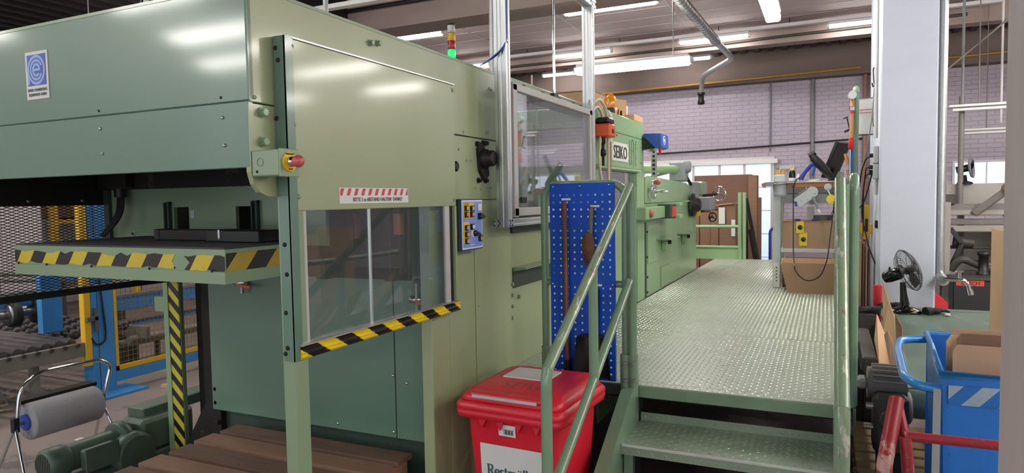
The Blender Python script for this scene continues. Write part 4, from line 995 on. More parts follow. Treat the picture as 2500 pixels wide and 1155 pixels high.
# handrails
RR = .0213
def rail(name, label, runs, group=None, m='green_rail'):
    t = thing(name, label, 'handrail', runs[0][1][0], group)
    for nm, pts, mm, r in runs: part(nm, T(pts, r, 14, bend=.09, bseg=6), mm, t)
    return t
XL = -.935
rail('stair_handrail', 'worn green stair handrail beside the red bin', [
    ('rail_tube', [(XL, 3.46, 1.86), (XL, 2.29, 1.165)], 'green_worn', RR),
    ('end_post', [(XL, 2.30, 1.175), (XL, 2.28, 1.13), (XL, 2.28, 0)], 'green_rail', RR),
    ('head_post', [(XL+.013, 3.46, .80), (XL+.013, 3.46, 1.85)], 'green_rail', RR),
    ('mid_rail', [(XL, 3.44, 1.36), (XL, 2.28, .66)], 'green_rail', RR),
    ('strut', [(XL, 2.84, 1.50), (XL, 2.84, .99)], 'green_rail', RR)])
XR = .045
rail('stair_handrail', 'rust-streaked green stair handrail on the right of the stairs', [
    ('rail_tube', [(XR+.005, 3.46, 1.86), (XR, 2.29, 1.13)], 'green_worn', RR+.002),
    ('end_post', [(XR, 2.30, 1.14), (XR, 2.28, 1.09), (XR, 2.28, 0)], 'green_worn', RR+.002),
    ('mid_rail', [(XR+.01, 3.44, 1.36), (XR+.01, 2.3, .62)], 'green_rail', RR),
    ('head_post', [(XR+.02, 3.48, .82), (XR+.02, 3.48, 1.84)], 'green_rail', RR)])
rail('guard_rail', 'green tube guard rail loop holding the blue pegboard', [
    ('loop_tube', [(-1.43, 3.5, .80), (-1.43, 3.5, 1.872), (-.967, 3.5, 1.872), (-.967, 3.48, .80)], 'green_rail', RR),
    ('cross_tube', [(-1.43, 3.5, 1.335), (-.967, 3.5, 1.335)], 'green_rail', RR*.9)])
rail('side_guard_rail', 'green guard rail along the right edge of the platform', [
    ('loop_tube', [(.112, 3.53, .80), (.112, 3.53, 1.875), (.118, 6.9, 1.875), (.118, 6.9, .80)], 'green_rail', RR),
    ('mid_tube', [(.112, 3.53, 1.36), (.118, 6.9, 1.36)], 'green_rail', RR*.9),
    ('mid_post', [(.115, 5.2, .80), (.115, 5.2, 1.86)], 'green_rail', RR)])
er = rail('end_guard_rail', 'bright green guard rail closing the far end of the platform', [
    ('end_post', [(-1.235, 11.0, .80), (-1.235, 11.0, 1.84)], 'green_far', .028),
    ('end_post', [(-1.17, 11.02, .80), (-1.17, 11.02, 1.84)], 'green_far', .028),
    ('upper_tube', [(-1.95, 11.0, 1.31), (-1.235, 11.0, 1.31)], 'green_far', .026),
    ('lower_tube', [(-1.95, 11.0, .99), (-1.235, 11.0, .99)], 'green_far', .022)])
part('kick_plate', B(-1.95, -1.2, 11.0, 11.02, .80, .97), 'green_far', er)

# ------------------------------------------------------------------ pegboard and its tools
PY = 3.465
pg = thing('pegboard', 'blue perforated tool board fixed to the guard rail', 'pegboard', (-1.2, PY, .82))
bx0, bx1, bz0, bz1 = -1.382, -1.022, .815, 1.878
mb = MB(); pit = .0385; hw = .005
cols = [bx0+.020+i*.0398 for i in range(9)]; rows = [1.814-j*pit for j in range(26)]
ed = [bx0]+[c for q in cols for c in (q-hw, q+hw)]+[bx1]
for i in range(0, len(ed), 2): mb.box(ed[i], ed[i+1], PY-.001, PY+.001, bz0, bz1)
for c in cols:
    zz = [bz1]+[q for r in rows for q in (r+hw, r-hw)]+[bz0]
    for i in range(0, len(zz), 2): mb.box(c-hw, c+hw, PY-.001, PY+.001, zz[i+1], zz[i])
part('perforated_sheet', mb, 'peg_blue', pg)
part('side_flange', MB().box(bx1, bx1+.002, PY-.001, PY+.02, bz0, bz1).box(bx0-.002, bx0, PY-.001, PY+.02, bz0, bz1), 'peg_blue', pg)
for x, z in ((bx0+.02, 1.862), (-1.21, 1.862), (bx1-.025, 1.866), (bx0+.01, 1.33), (bx1-.01, 1.335)):
    part('screw', MB().dome((x, PY-.001, z), (0, -1, 0), .007, .006), 'chrome', pg)
for x0, x1, z in ((-1.313, -1.262, 1.787), (-1.15, -1.10, 1.748), (-1.115, -1.09, 1.325)):
    part('label_strip', B(x0, x1, PY-.003, PY-.001, z, z+.011), 'white', pg)
for x, z in ((-1.291, 1.72), (-1.137, 1.74), (-1.11, 1.30)): part('hook', T([(x-.012, PY, z), (x-.012, PY-.03, z), (x-.012, PY-.035, z+.012)], .003, 6), 'steel', pg)
bs = thing('broom', 'broom with a long red-brown wooden stick hanging on the pegboard', 'broom', (-1.29, 3.44, .8))
part('stick', MB().tube([(-1.289, 3.442, 1.778), (-1.29, 3.442, 1.77), (-1.281, 3.437, .86)], [.008, .0145, .0145], 12), 'wood_brown', bs)
part('stick_collar', MB().cyl((-1.281, 3.437, .92), (-1.281, 3.437, .82), .017), 'black', bs)
part('broom_head', MB().box(-1.50, -1.25, 3.40, 3.46, .80, .835, c=.008), 'wood_dark', bs)
part('broom_back', MB().box(-1.46, -1.36, 3.41, 3.45, .835, .85, c=.004), 'wood_brown', bs)
hbz = thing('hand_brush', 'brown bristled hand brush hanging bristles down on the pegboard', 'brush', (-1.14, 3.44, 1.75))
part('handle', MB().tube([(-1.137, 3.445, 1.752), (-1.138, 3.443, 1.73), (-1.14, 3.443, 1.68), (-1.142, 3.443, 1.62), (-1.148, 3.443, 1.60)], [.006, .015, .013, .010, .014], 10), 'machine_grey', hbz)
part('brush_back', MB().tube([(-1.147, 3.445, 1.612), (-1.152, 3.445, 1.56), (-1.15, 3.445, 1.47)], [.012, .018, .014], 10), 'wood_dark', hbz)
mb = MB(); rb = random.Random(4)
for i in range(420):
    u = rb.random(); z = 1.605-u*.15; w = .034+.016*math.sin(PI*min(1, u*1.2))
    x = -1.153+rb.uniform(-.6, .6)*w; y = 3.44+rb.uniform(-.008, .01)
    dx = rb.uniform(-1, 1)*.018-.006; dz = -rb.uniform(.02, .045); dy = -rb.uniform(.0, .018)
    mb.add([(x-.0012, y, z), (x+.0012, y, z), (x+dx, y+dy, z+dz)], [(0, 1, 2)])
part('bristles', mb, 'bristle', hbz, kind='stuff')
part('bristle_core', MB().tube([(-1.15, 3.437, 1.612), (-1.156, 3.435, 1.57), (-1.154, 3.435, 1.51), (-1.148, 3.437, 1.45)], [.020, .036, .034, .008], 10), 'bristle', hbz)
dp = thing('dustpan', 'black metal dustpan hanging on the pegboard', 'dustpan', (-1.13, 3.43, .83))
mb = MB()
n = 8; rings = []
for zi, (z, w, yb) in enumerate(((1.062, .072, 3.452), (1.055, .082, 3.450), (.95, .094, 3.448), (.835, .106, 3.444))):
    rings.append([(z, w, yb)])
vs = []; fs = []
for (z, w, yb) in [r[0] for r in rings]:
    for k in range(n+1):
        u = k/n*2-1; lift = (abs(u)**4)*.045
        vs.append((-1.135+u*w, yb-lift-.004*(1-u*u), z))
for j in range(3):
    for k in range(n): a = j*(n+1)+k; fs.append((a, a+1, a+n+2, a+n+1))
mb.add(vs, fs, True)
mb.add([(v[0], v[1]+.003, v[2]) for v in vs], [f[::-1] for f in fs], True)
part('pan', mb, 'black', dp); part('pan_back', MB().box(-1.205, -1.065, 3.405, 3.452, 1.058, 1.066, c=.002), 'black', dp)
part('handle', MB().tube([(-1.112, 3.445, 1.315), (-1.112, 3.44, 1.29), (-1.115, 3.44, 1.10), (-1.118, 3.43, 1.06)], [.006, .011, .010, .012], 10), 'dark_steel', dp)

# ------------------------------------------------------------------ red wheeled bin
BZ = -.052
wbn = thing('wheeled_bin', 'red wheeled waste bin with a white sign standing below the platform', 'bin', (-1.255, 2.90, 0), None, BZ)
def rrect(hx, hy, r, z, cx_=0, cy_=0, n=4):
    out = []
    for qx, qy, a0 in ((1, 1, 0), (-1, 1, 90), (-1, -1, 180), (1, -1, 270)):
        for k in range(n+1):
            a = math.radians(a0+90*k/n); out.append(V(cx_+qx*(hx-r)+r*math.cos(a), cy_+qy*(hy-r)+r*math.sin(a), z))
    return out
body = [rrect(.19, .183, .04, .04), rrect(.20, .198, .04, .3), rrect(.222, .235, .04, .72), rrect(.225, .241, .04, .80), rrect(.245, .258, .04, .835)]
part('bin_body', MB().rings(body), 'red_bin', wbn, local=True)
part('bin_rim', MB().rings([rrect(.25, .263, .04, .815), rrect(.262, .275, .04, .82), rrect(.268, .281, .04, .846), rrect(.263, .276, .04, .852), rrect(.268, .281, .04, .858), rrect(.268, .281, .04, .878), rrect(.255, .268, .04, .892)]), 'red_bin', wbn, local=True)
def tilt(ring, k=.045):
    for p in ring: p.z += k*(p.y+.28)/.56
    return ring
lid = part('bin_lid', MB().rings([rrect(.252, .258, .05, .892), rrect(.256, .263, .05, .898), rrect(.25, .257, .05, .908), rrect(.25, .257, .05, .912), rrect(.238, .245, .06, .926), tilt(rrect(.225, .23, .07, .934), .01), tilt(rrect(.20, .2, .08, .940), .012), tilt(rrect(.12, .12, .08, .943), .012)]), 'red_bin', wbn, local=True)
part('lid_lip', MB().rings([rrect(.20, .03, .025, .920, 0, -.236), rrect(.205, .04, .025, .928, 0, -.236), rrect(.19, .035, .025, .938, 0, -.225)]), 'red_bin', lid, local=True)
part('lid_hinge', MB().cyl((-.19, .265, .915), (.19, .265, .915), .018).box(-.17, -.14, .23, .285, .89, .93).box(.14, .17, .23, .285, .89, .93), 'red_bin', lid, local=True)
part('reflective_strip', MB().hexa([(-.17, -.280, .917), (.15, -.280, .917), (.15, -.27, .917), (-.17, -.27, .917)], [(-.17, -.280, .929), (.15, -.280, .929), (.15, -.27, .929), (-.17, -.27, .929)]), 'grey_light', lid, local=True)
part('lid_paper', MB().hexa([(-.15, -.02, .940), (.08, -.02, .940), (.08, .15, .9435), (-.15, .15, .9435)], [(-.15, -.02, .9545), (.08, -.02, .9545), (.08, .15, .957), (-.15, .15, .957)]), 'paper', lid, local=True)
for x in (-.13, -.04, .05, .14):
    part('rim_rib', MB().prism([(x-.018, .815), (x+.018, .815), (x, .775)], 'Y', -.235, -.262), 'red_bin', wbn, local=True)
fy = lambda z: -.2395 + (.80-z)*.0105/.08*0 + (.80-z)*.072
def front_sheet(x0, x1, z0, z1, off):
    return MB().hexa([(x0, fy(z0)-off-.001, z0), (x1, fy(z0)-off-.001, z0), (x1, fy(z0)-off, z0), (x0, fy(z0)-off, z0)], [(x0, fy(z1)-off-.001, z1), (x1, fy(z1)-off-.001, z1), (x1, fy(z1)-off, z1), (x0, fy(z1)-off, z1)])
sgn = part('bin_sign', front_sheet(-.155, .165, .30, .70, .006), 'paper', wbn, 'white sign with dark teal serif lettering', local=True)
bc_ = part('barcode_label', front_sheet(-.055, .03, .748, .80, .006), 'paper', wbn, local=True)
mbb = MB()
for i in range(9): mbb.box(-.027+i*.0052, -.027+i*.0052+(.003 if i % 3 else .0016), fy(.77)-.0085, fy(.77)-.0078, .757, .78)
part('barcode', mbb, 'black_text', bc_, local=True)
for p_, s_ in ((-1, 1), (1, 1)): part('wheel', MB().cyl((p_*.20, .19, .1), (p_*.245, .19, .1), .1, seg=22), 'black_rubber', wbn, local=True)
# serif lettering, stroke by stroke
def serif(word, x, z, h, y):
    """simple serif capitals/minuscules made of thick stems, thin joins and slab serifs"""
    mb = MB(); T_ = .17*h; t_ = .07*h
    def seg(x0, z0, x1, z1, w): mb.bar((x+x0*h, y(z+z0*h), z+z0*h), (x+x1*h, y(z+z1*h), z+z1*h), w, .0008, up=(0, -1, 0))
    def arc(cx_, cz_, rx, rz, a0, a1, n=10):
        for i in range(n):
            a, b = math.radians(a0+(a1-a0)*i/n), math.radians(a0+(a1-a0)*(i+1)/n)
            m_ = (a+b)/2; w = t_+(T_-t_)*abs(math.cos(m_))
            seg(cx_+rx*math.cos(a), cz_+rz*math.sin(a), cx_+rx*math.cos(b), cz_+rz*math.sin(b), w)
    def sf(c_, zz, w=.26): seg(c_-w/2, zz, c_+w/2, zz, t_*.8)
    adv = 0
    for ch in word:
        if ch == 'R':
            seg(.15, 0, .15, 1, T_); sf(.15, .02); seg(.02, .98, .4, .98, t_); arc(.36, .75, .2, .23, 90, -90); seg(.15, .52, .36, .52, t_); seg(.34, .52, .66, 0, T_); sf(.68, .02, .2); adv = .76
        elif ch == 'e': arc(.24, .32, .2, .31, 15, 320, 14); seg(.05, .36, .44, .36, t_); adv = .52
        elif ch == 's': arc(.2, .48, .13, .15, 30, 250); arc(.2, .17, .15, .16, 70, -150); adv = .42
        elif ch == 't': seg(.14, .1, .14, .85, T_*.9); seg(.0, .62, .3, .62, t_); arc(.24, .12, .1, .1, 180, 320, 6); adv = .36
        elif ch == 'm':
            for q in (.1, .42, .74): seg(q, 0, q, .62, T_); sf(q, .02, .22)
            seg(.02, .62, .1, .62, t_); arc(.26, .46, .16, .17, 170, 10, 6); arc(.58, .46, .16, .17, 170, 10, 6); adv = .88
        elif ch == 'ü':
            seg(.1, .15, .1, .62, T_); seg(.44, 0, .44, .62, T_); seg(.0, .62, .1, .62, t_); seg(.34, .62, .44, .62, t_); arc(.26, .15, .16, .14, 190, 340, 6); sf(.48, .02, .16)
            for q in (.16, .38): mb.obox((x+q*h, y(z+.82*h), z+.82*h), (.055*h, .0005, .055*h))
            adv = .56
        elif ch == 'l': seg(.12, 0, .12, 1, T_); sf(.12, .02, .28); seg(.02, .98, .12, .98, t_); adv = .27
        x += adv*h
    return mb
part('lettering', serif('Restmüll', -.125, .553, .052, lambda z: fy(z)-.0085), 'teal_text', sgn, local=True)
mbs = MB(); rq = random.Random(2); xx = -.05
# pen writing on the lid front: S E I K O
def pen(pts, w=.005): 
    for a, b in zip(pts[:-1], pts[1:]): mbs.bar((a[0], -.16+a[1]*1.5, .942+a[1]*.06), (b[0], -.16+b[1]*1.5, .942+b[1]*.06), w, .006)
X0 = -.09
pen([(X0+.035, .05), (X0+.01, .055), (X0+.005, .03), (X0+.03, .02), (X0+.03, 0), (X0, 0)])
pen([(X0+.085, .05), (X0+.055, .05), (X0+.055, 0), (X0+.085, 0)]); pen([(X0+.055, .025), (X0+.08, .025)])
pen([(X0+.105, .05), (X0+.105, 0)]); pen([(X0+.13, .05), (X0+.13, 0)]); pen([(X0+.16, .05), (X0+.132, .025), (X0+.16, 0)])
pen([(X0+.18, .04), (X0+.195, .05), (X0+.21, .04), (X0+.21, .01), (X0+.195, 0), (X0+.18, .01), (X0+.18, .04)])
part('pen_writing', mbs, 'wood_dark', lid, local=True)

# ================================================================== workbench on the platform
bn = thing('workbench', 'grey steel workbench with a wooden top on the platform', 'workbench', (-.2, 8.0, PZ))
for x in (-.49, .10):
    for y in (7.74, 8.3):
        part('leg', MB().box(x-.038, x+.038, y-.03, y+.03, PZ, 1.86, c=.004), 'grey_light', bn)
        if y < 8:
            part('leg_foot', MB().box(x-.03, x+.03, y-.034, y-.03, PZ+.01, PZ+.27), 'white', bn)
            for k in range(5): part('foot_hole', MB().cyl((x, y-.036, PZ+.08+k*.035), (x, y-.033, PZ+.08+k*.035), .007, seg=8), 'black', bn)
part('apron', MB().box(-.45, .10, 7.72, 7.74, 1.70, 1.855), 'grey_plastic', bn)
part('apron_slot', B(-.45, .1, 7.716, 7.72, 1.80, 1.806), 'black', bn)
part('bench_top', MB().box(-.53, .16, 7.68, 8.42, 1.862, 1.918, c=.004), 'bench_wood', bn)
part('top_sheet', MB().box(-.535, .165, 7.67, 8.42, 1.918, 1.926), 'white', bn)
part('shelf', MB().box(-.45, .14, 7.70, 8.36, 1.185, 1.225, c=.003), 'white_paint', bn)
# cartons on it
def carton(name, label, x0, x1, y0, y1, z0, z1, m='card', tape_=True, group=None):
    t = thing(name, label, 'carton', ((x0+x1)/2, (y0+y1)/2, z0), group)
    part('carton_body', MB().box(x0, x1, y0, y1, z0, z1, c=.003), m, t)
    part('flap', MB().box(x0+.01, (x0+x1)/2-.003, y0-.004, y1, z1, z1+.005), m, t); part('flap', MB().box((x0+x1)/2+.003, x1-.01, y0-.004, y1, z1, z1+.005), m, t)
    return t
c1 = carton('shelf_carton', 'closed carton with two yellow labels on the bench shelf', -.43, .055, 7.72, 8.3, 1.225, 1.51)
for x0, z0, z1 in ((-.30, 1.385, 1.51), (-.268, 1.255, 1.39)):
    l = part('yellow_label', B(x0, x0+.075, 7.714, 7.718, z0, z1), 'yellow_bright', c1)
    part('label_mark', MB().lathe((x0+.04, 7.714, (z0+z1)/2), (0, -1, 0), [(.026, 0), (.026, .001), (.002, .001)], 18), 'black_text', l)
    text('CITO', .03, (x0+.05, 7.712, (z0+z1)/2+.018), (0, 0, -1), (1, 0, 0), 'yellow_bright', l, align='LEFT', sx=.6)
tr = thing('slanted_carton', 'open carton with slanted sides under the workbench', 'carton', (-.2, 7.3, PZ))
def hexbox(x0, x1, y0, y1, z0, xt0, xt1, yt0, yt1, z1): return MB().hexa([(x0, y0, z0), (x1, y0, z0), (x1, y1, z0), (x0, y1, z0)], [(xt0, yt0, z1), (xt1, yt0, z1), (xt1, yt1, z1), (xt0, yt1, z1)])
part('front_wall', hexbox(-.365, .065, 7.35, 7.356, PZ+.004, -.43, .085, 7.30, 7.306, 1.11), 'card', tr)
part('side_wall', hexbox(-.365, -.36, 7.356, 7.62, PZ+.004, -.43, -.424, 7.306, 7.66, 1.10), 'card_light', tr)
part('side_wall', hexbox(.06, .065, 7.356, 7.62, PZ+.004, .08, .085, 7.306, 7.66, 1.10), 'card', tr)
part('back_wall', hexbox(-.365, .065, 7.62, 7.626, PZ+.004, -.43, .085, 7.66, 7.666, 1.13), 'card_light', tr)
part('bottom', B(-.365, .065, 7.35, 7.62, PZ, PZ+.004), 'card', tr)
carton('rear_carton', 'carton standing behind the slanted carton under the bench', -.44, .05, 7.80, 8.25, PZ, 1.08, 'card_dark')
solo('paper_sheet', MB().box(-.45, -.28, 7.72, 8.0, 1.09, 1.095), 'paper', 'white paper sheet lying on the carton under the bench shelf', 'paper', (-.36, 7.86, 1.085))
# jar with glue sticks in a ring clamp
jr = thing('glue_stick_jar', 'grey plastic jar full of yellow glue sticks clamped to the bench', 'jar', (-.46, 7.57, 1.77))
part('jar_body', MB().lathe((-.448, 7.57, 1.775), (0, 0, 1), [(.058, 0), (.063, .01), (.063, .03), (.058, .04), (.058, .15)], 20), 'grey_plastic', jr)
part('jar_insert', MB().box(-.503, -.40, 7.53, 7.61, 1.925, 2.0, c=.006), 'grey_light', jr)
rg = random.Random(9)
for i in range(13):
    x = -.493+(i % 7)*.0145; y = 7.545+(i//7)*.035; l = rg.uniform(.045, .062)
    part('glue_stick', MB().cyl((x, y, 1.98), (x+rg.uniform(-.008, .008), y, 2.0+l), .0062, seg=8), 'hose_beige' if i % 2 else 'lamp_yellow', jr)
ck = thing('ring_clamp', 'steel ring clamp holding the glue stick jar at the bench edge', 'clamp', (-.45, 7.6, 1.9))
part('ring', T([(-.448+.066*math.cos(a), 7.57+.066*math.sin(a), 1.905) for a in [2*PI*k/18 for k in range(18)]], .006, 6, closed=True), 'steel', ck)
part('jaw', MB().box(-.60, -.51, 7.55, 7.60, 1.885, 1.93, c=.004).box(-.62, -.59, 7.56, 7.59, 1.87, 1.92), 'steel', ck)
part('red_tip', MB().box(-.63, -.605, 7.555, 7.595, 1.885, 1.915, c=.004), 'orange_red', ck)
part('arm', MB().bar((-.38, 7.58, 1.905), (-.33, 7.66, 1.905), .02, .025), 'steel', ck)
# bottles, glue gun, tape, monitor
bt = thing('black_bottle', 'small black bottle with a yellow cap and white labels on the bench', 'bottle', (-.345, 7.80, 1.926))
part('bottle_body', MB().lathe((-.345, 7.80, 1.926), (0, 0, 1), [(.03, 0), (.032, .01), (.032, .10), (.026, .12), (.015, .125)], 16), 'black_gloss', bt)
part('bottle_cap', MB().lathe((-.345, 7.80, 2.05), (0, 0, 1), [(.022, 0), (.022, .012), (.01, .018)], 14), 'yellow', bt)
part('bottle_label', MB().lathe((-.345, 7.80, 1.935), (0, 0, 1), [(.0328, 0), (.0328, .035)], 16, cap=False), 'white', bt)
solo('white_vial', MB().lathe((-.285, 7.80, 1.926), (0, 0, 1), [(.018, 0), (.02, .01), (.02, .06), (.012, .072), (.012, .085)], 14), 'white', 'little white vial beside the black bottle', 'vial', (-.285, 7.80, 1.926))
solo('black_tray', MB().box(-.40, -.21, 7.72, 7.9, 1.926, 1.932, c=.002), 'black', 'thin black tray under the bottle on the bench', 'tray', (-.30, 7.81, 1.926))
gg = thing('glue_gun', 'black and blue hot glue gun resting nose down on the bench', 'glue gun', (-.1, 7.74, 1.926))
part('gun_body', MB().tube([(-.155, 7.74, 2.205), (-.13, 7.74, 2.16), (-.08, 7.74, 2.10), (-.02, 7.74, 2.03), (.03, 7.74, 1.96), (.045, 7.74, 1.94)], [.026, .042, .046, .042, .032, .014], 12), 'black', gg)
part('gun_stand', MB().cyl((-.185, 7.74, 2.19), (-.12, 7.74, 2.225), .024), 'black', gg)
part('gun_grip', MB().tube([(-.11, 7.74, 2.14), (-.17, 7.74, 2.09), (-.225, 7.74, 2.02), (-.26, 7.74, 1.95)], [.026, .024, .022, .026], 12), 'panel_edge', gg)
part('gun_trigger', MB().tube([(-.12, 7.74, 2.09), (-.135, 7.74, 2.04), (-.15, 7.74, 1.98)], [.012, .013, .011], 8), 'box_blue', gg)
part('gun_heater', MB().tube([(-.06, 7.742, 2.02), (-.04, 7.742, 2.045), (.0, 7.742, 2.04)], [.02, .03, .02], 10), 'dark_steel', gg)
part('power_cord', T([(-.265, 7.74, 1.95), (-.29, 7.70, 1.965), (-.325, 7.655, 1.90), (-.325, 7.62, 1.6), (-.315, 7.45, 1.2), (-.29, 7.25, 1.03), (-.19, 7.23, .93), (-.06, 7.23, .98), (.0, 7.25, 1.15), (.05, 7.6, 1.6), (.06, 7.62, 1.72)], .0055, 6, bend=.08), 'black_rubber', gg)
mo = thing('flat_monitor', 'flat black monitor tilted on its foot on the bench, seen from the edge', 'monitor', (.05, 7.95, 1.926))
Mq = Matrix.Rotation(math.radians(-24), 3, 'Z') @ Matrix.Rotation(math.radians(22), 3, 'Y')
part('screen_slab', MB().obox((.075, 7.98, 2.15), (.02, .16, .20), Mq, .008), 'black', mo)
part('screen_glass', MB().obox(V(.075, 7.98, 2.15)+Mq @ V(-.021, 0, 0), (.001, .145, .185), Mq), 'black_gloss', mo)
part('screen_foot', MB().box(.0, .16, 7.86, 8.08, 1.926, 1.94, c=.004).bar((.05, 7.97, 1.94), (.085, 7.97, 2.06), .05, .03), 'black', mo)
solo('tape_ring', MB().lathe((-.12, 7.80, 1.926), (0, 0, 1), [(.04, 0), (.065, 0), (.065, .022), (.04, .022), (.04, 0)], 20), 'hose_beige', 'cream tape ring lying flat on the bench', 'tape', (-.12, 7.80, 1.926))
solo('white_box', MB().box(.05, .16, 8.1, 8.3, 1.926, 2.03, c=.003), 'paper', 'pale paper box behind the monitor foot', 'box', (.1, 8.2, 1.926))
dsp = thing('tape_dispenser', 'grey tape dispenser hanging from the bench edge', 'tape dispenser', (-.2, 7.64, 1.7))
Md = Matrix.Rotation(math.radians(-38), 3, 'Y')
part('dispenser_plate', MB().obox((-.21, 7.65, 1.765), (.11, .004, .055), Md, .003), 'grey_light', dsp)
part('dispenser_round', MB().cyl((-.14, 7.655, 1.82), (-.14, 7.645, 1.82), .05, seg=20), 'grey_light', dsp)
part('dispenser_blade', MB().box(-.31, -.29, 7.63, 7.66, 1.67, 1.72), 'panel_edge', dsp)
part('dispenser_grip', MB().cyl((-.14, 7.65, 1.77), (-.09, 7.65, 1.64), .013), 'grey_plastic', dsp)
part('dispenser_handle', MB().cyl((-.09, 7.65, 1.64), (-.075, 7.65, 1.60), .015), 'white', dsp)
part('dispenser_hook', T([(-.19, 7.66, 1.86), (-.19, 7.645, 1.875), (-.21, 7.645, 1.84), (-.29, 7.645, 1.79)], .006, 6), 'steel', dsp)
for p in ((-.17, 1.83), (-.12, 1.80), (-.25, 1.73), (-.19, 1.74)): part('rivet', MB().dome((p[0], 7.645, p[1]), (0, -1, 0), .005, .003), 'steel', dsp)
yt = thing('yellow_tape', 'yellow tape roll with a white strip hanging below the bench top', 'tape', (.03, 7.64, 1.7))
part('roll', MB().cyl((.03, 7.63, 1.74), (.03, 7.67, 1.74), .045, seg=18), 'yellow_bright', yt); part('strip', MB().bar((.0, 7.64, 1.83), (.025, 7.64, 1.78), .012, .004, up=(0, 1, 0)), 'white', yt)
solo('clear_tape', MB().cyl((-.0, 7.65, 1.865), (-.0, 7.675, 1.865), .036, seg=18).cyl((0, 7.645, 1.865), (0, 7.65, 1.865), .02, seg=12), 'grey_light', 'clear tape roll stuck on the bench edge', 'tape', (0, 7.66, 1.83))
solo('saw_disc', MB().cyl((-.05, 7.9, 1.516), (-.05, 7.9, 1.57), .10, seg=24), 'machine_grey', 'dark grey round disc lying on the shelf carton', 'disc', (-.05, 7.9, 1.516))
solo('white_carton', MB().box(-.20, -.13, 7.85, 7.95, 1.516, 1.66, c=.003), 'white', 'small white carton standing on the shelf carton', 'carton', (-.165, 7.9, 1.516))
solo('metal_strips', MB().bar((.0, 7.8, 1.52), (.07, 7.8, 1.66), .012, .006).bar((.02, 7.8, 1.52), (.085, 7.8, 1.66), .012, .006), 'dark_steel', 'two dark metal strips leaning on the shelf carton', 'strips', (.0, 7.8, 1.516))
for x, lb in ((-.29, 'left blue latch clip on the shelf carton'), (-.12, 'right blue latch clip on the shelf carton')):
    solo('blue_clip', MB().blob((x, 7.74, 1.527), .035, .02, .012), 'panel_edge', lb, 'clip', (x, 7.74, 1.516))
# tool pole
tp = thing('tool_pole', 'tall green pole carrying hand tools beside the workbench', 'pole', (.237, 7.4, 0))
part('pole_tube', MB().cyl((.237, 7.4, 0), (.239, 7.4, 2.77), .026, seg=14), 'green_rail', tp)
part('pole_cap', MB().lathe((.239, 7.4, 2.77), (0, 0, 1), [(.029, 0), (.031, .01), (.028, .045), (.012, .06)], 14), 'green_light', tp)
hm = thing('mallet', 'white faced mallet with a wooden shaft hanging on the tool pole', 'mallet', (.205, 7.36, 2.5))
part('mallet_head', MB().cyl((.205, 7.30, 2.735), (.205, 7.40, 2.735), .038, seg=18), 'grey_light', hm)
part('mallet_shaft', MB().cyl((.207, 7.35, 2.70), (.203, 7.35, 2.46), .018), 'handle_wood', hm)
part('clip', MB().box(.18, .225, 7.32, 7.38, 2.585, 2.63, c=.006), 'chrome', hm)
kn_ = thing('chisel', 'wooden chisel with a red handle end hanging on the tool pole', 'tool', (.2, 7.34, 2.3))
part('shaft', MB().tube([(.204, 7.33, 2.58), (.203, 7.33, 2.50), (.200, 7.33, 2.32)], [.015, .02, .017], 10), 'handle_wood', kn_)
part('red_grip', MB().lathe((.199, 7.33, 2.33), (0, 0, -1), [(.018, 0), (.024, .03), (.026, .10), (.012, .115)], 12), 'red', kn_)
part('collar', MB().cyl((.204, 7.33, 2.56), (.204, 7.33, 2.585), .02), 'red', kn_)
solo('pliers', MB().bar((.19, 7.36, 2.40), (.16, 7.36, 2.53), .01, .012).bar((.14, 7.36, 2.39), (.185, 7.36, 2.41), .012, .02).cyl((.13, 7.36, 2.52), (.17, 7.36, 2.535), .006), 'dark_steel', 'dark pliers hooked on the left of the tool pole', 'pliers', (.17, 7.36, 2.4))
sd = thing('screwdriver_set', 'screwdrivers and clips with wooden and blue handles low on the tool pole', 'tools', (.2, 7.36, 2.0))
part('wood_handle', MB().cyl((.15, 7.35, 2.18), (.175, 7.35, 2.07), .016), 'handle_wood', sd); part('wood_handle', MB().cyl((.17, 7.35, 2.02), (.185, 7.35, 1.95), .014), 'handle_wood', sd)
part('blue_handle', MB().cyl((.208, 7.34, 2.24), (.205, 7.34, 1.96), .012), 'box_blue', sd); part('clear_handle', MB().cyl((.19, 7.33, 2.22), (.19, 7.33, 1.98), .009), 'chrome', sd)

# ------------------------------------------------------------------ on the pillar: notice, sockets, cables
nb = thing('notice_board', 'white notice sheet with red lines fixed beside the pillar', 'notice', (.33, 7.5, 2.36))
part('sheet', B(.272, .392, 7.5, 7.505, 2.37, 2.715), 'paper', nb); part('lower_edge', B(.268, .392, 7.495, 7.506, 2.36, 2.37), 'black', nb)
part('upper_edge', B(.268, .392, 7.495, 7.506, 2.715, 2.723), 'machine_grey', nb)
for z in (2.605, 2.575): part('red_line', B(.274, .39, 7.498, 7.4995, z, z+.005), 'red', nb)
sk = thing('socket_strip', 'grey socket boxes and conduit on the side of the white pillar', 'socket', (.37, 6.7, 1.9))
part('conduit', MB().cyl((.378, 6.80, 4.4), (.378, 6.80, 2.28), .014), 'pipe_white', sk)
part('socket_box', MB().box(.352, .392, 6.60, 6.78, 2.05, 2.20, c=.006), 'grey_light', sk); part('socket_box', MB().box(.352, .392, 6.60, 6.76, 1.92, 2.045, c=.006), 'grey_light', sk)
part('conduit', MB().cyl((.378, 6.68, 1.92), (.378, 6.68, 1.78), .012), 'pipe_white', sk)
part('dark_switch', MB().box(.372, .392, 6.62, 6.72, 1.49, 1.56, c=.006), 'black', sk)
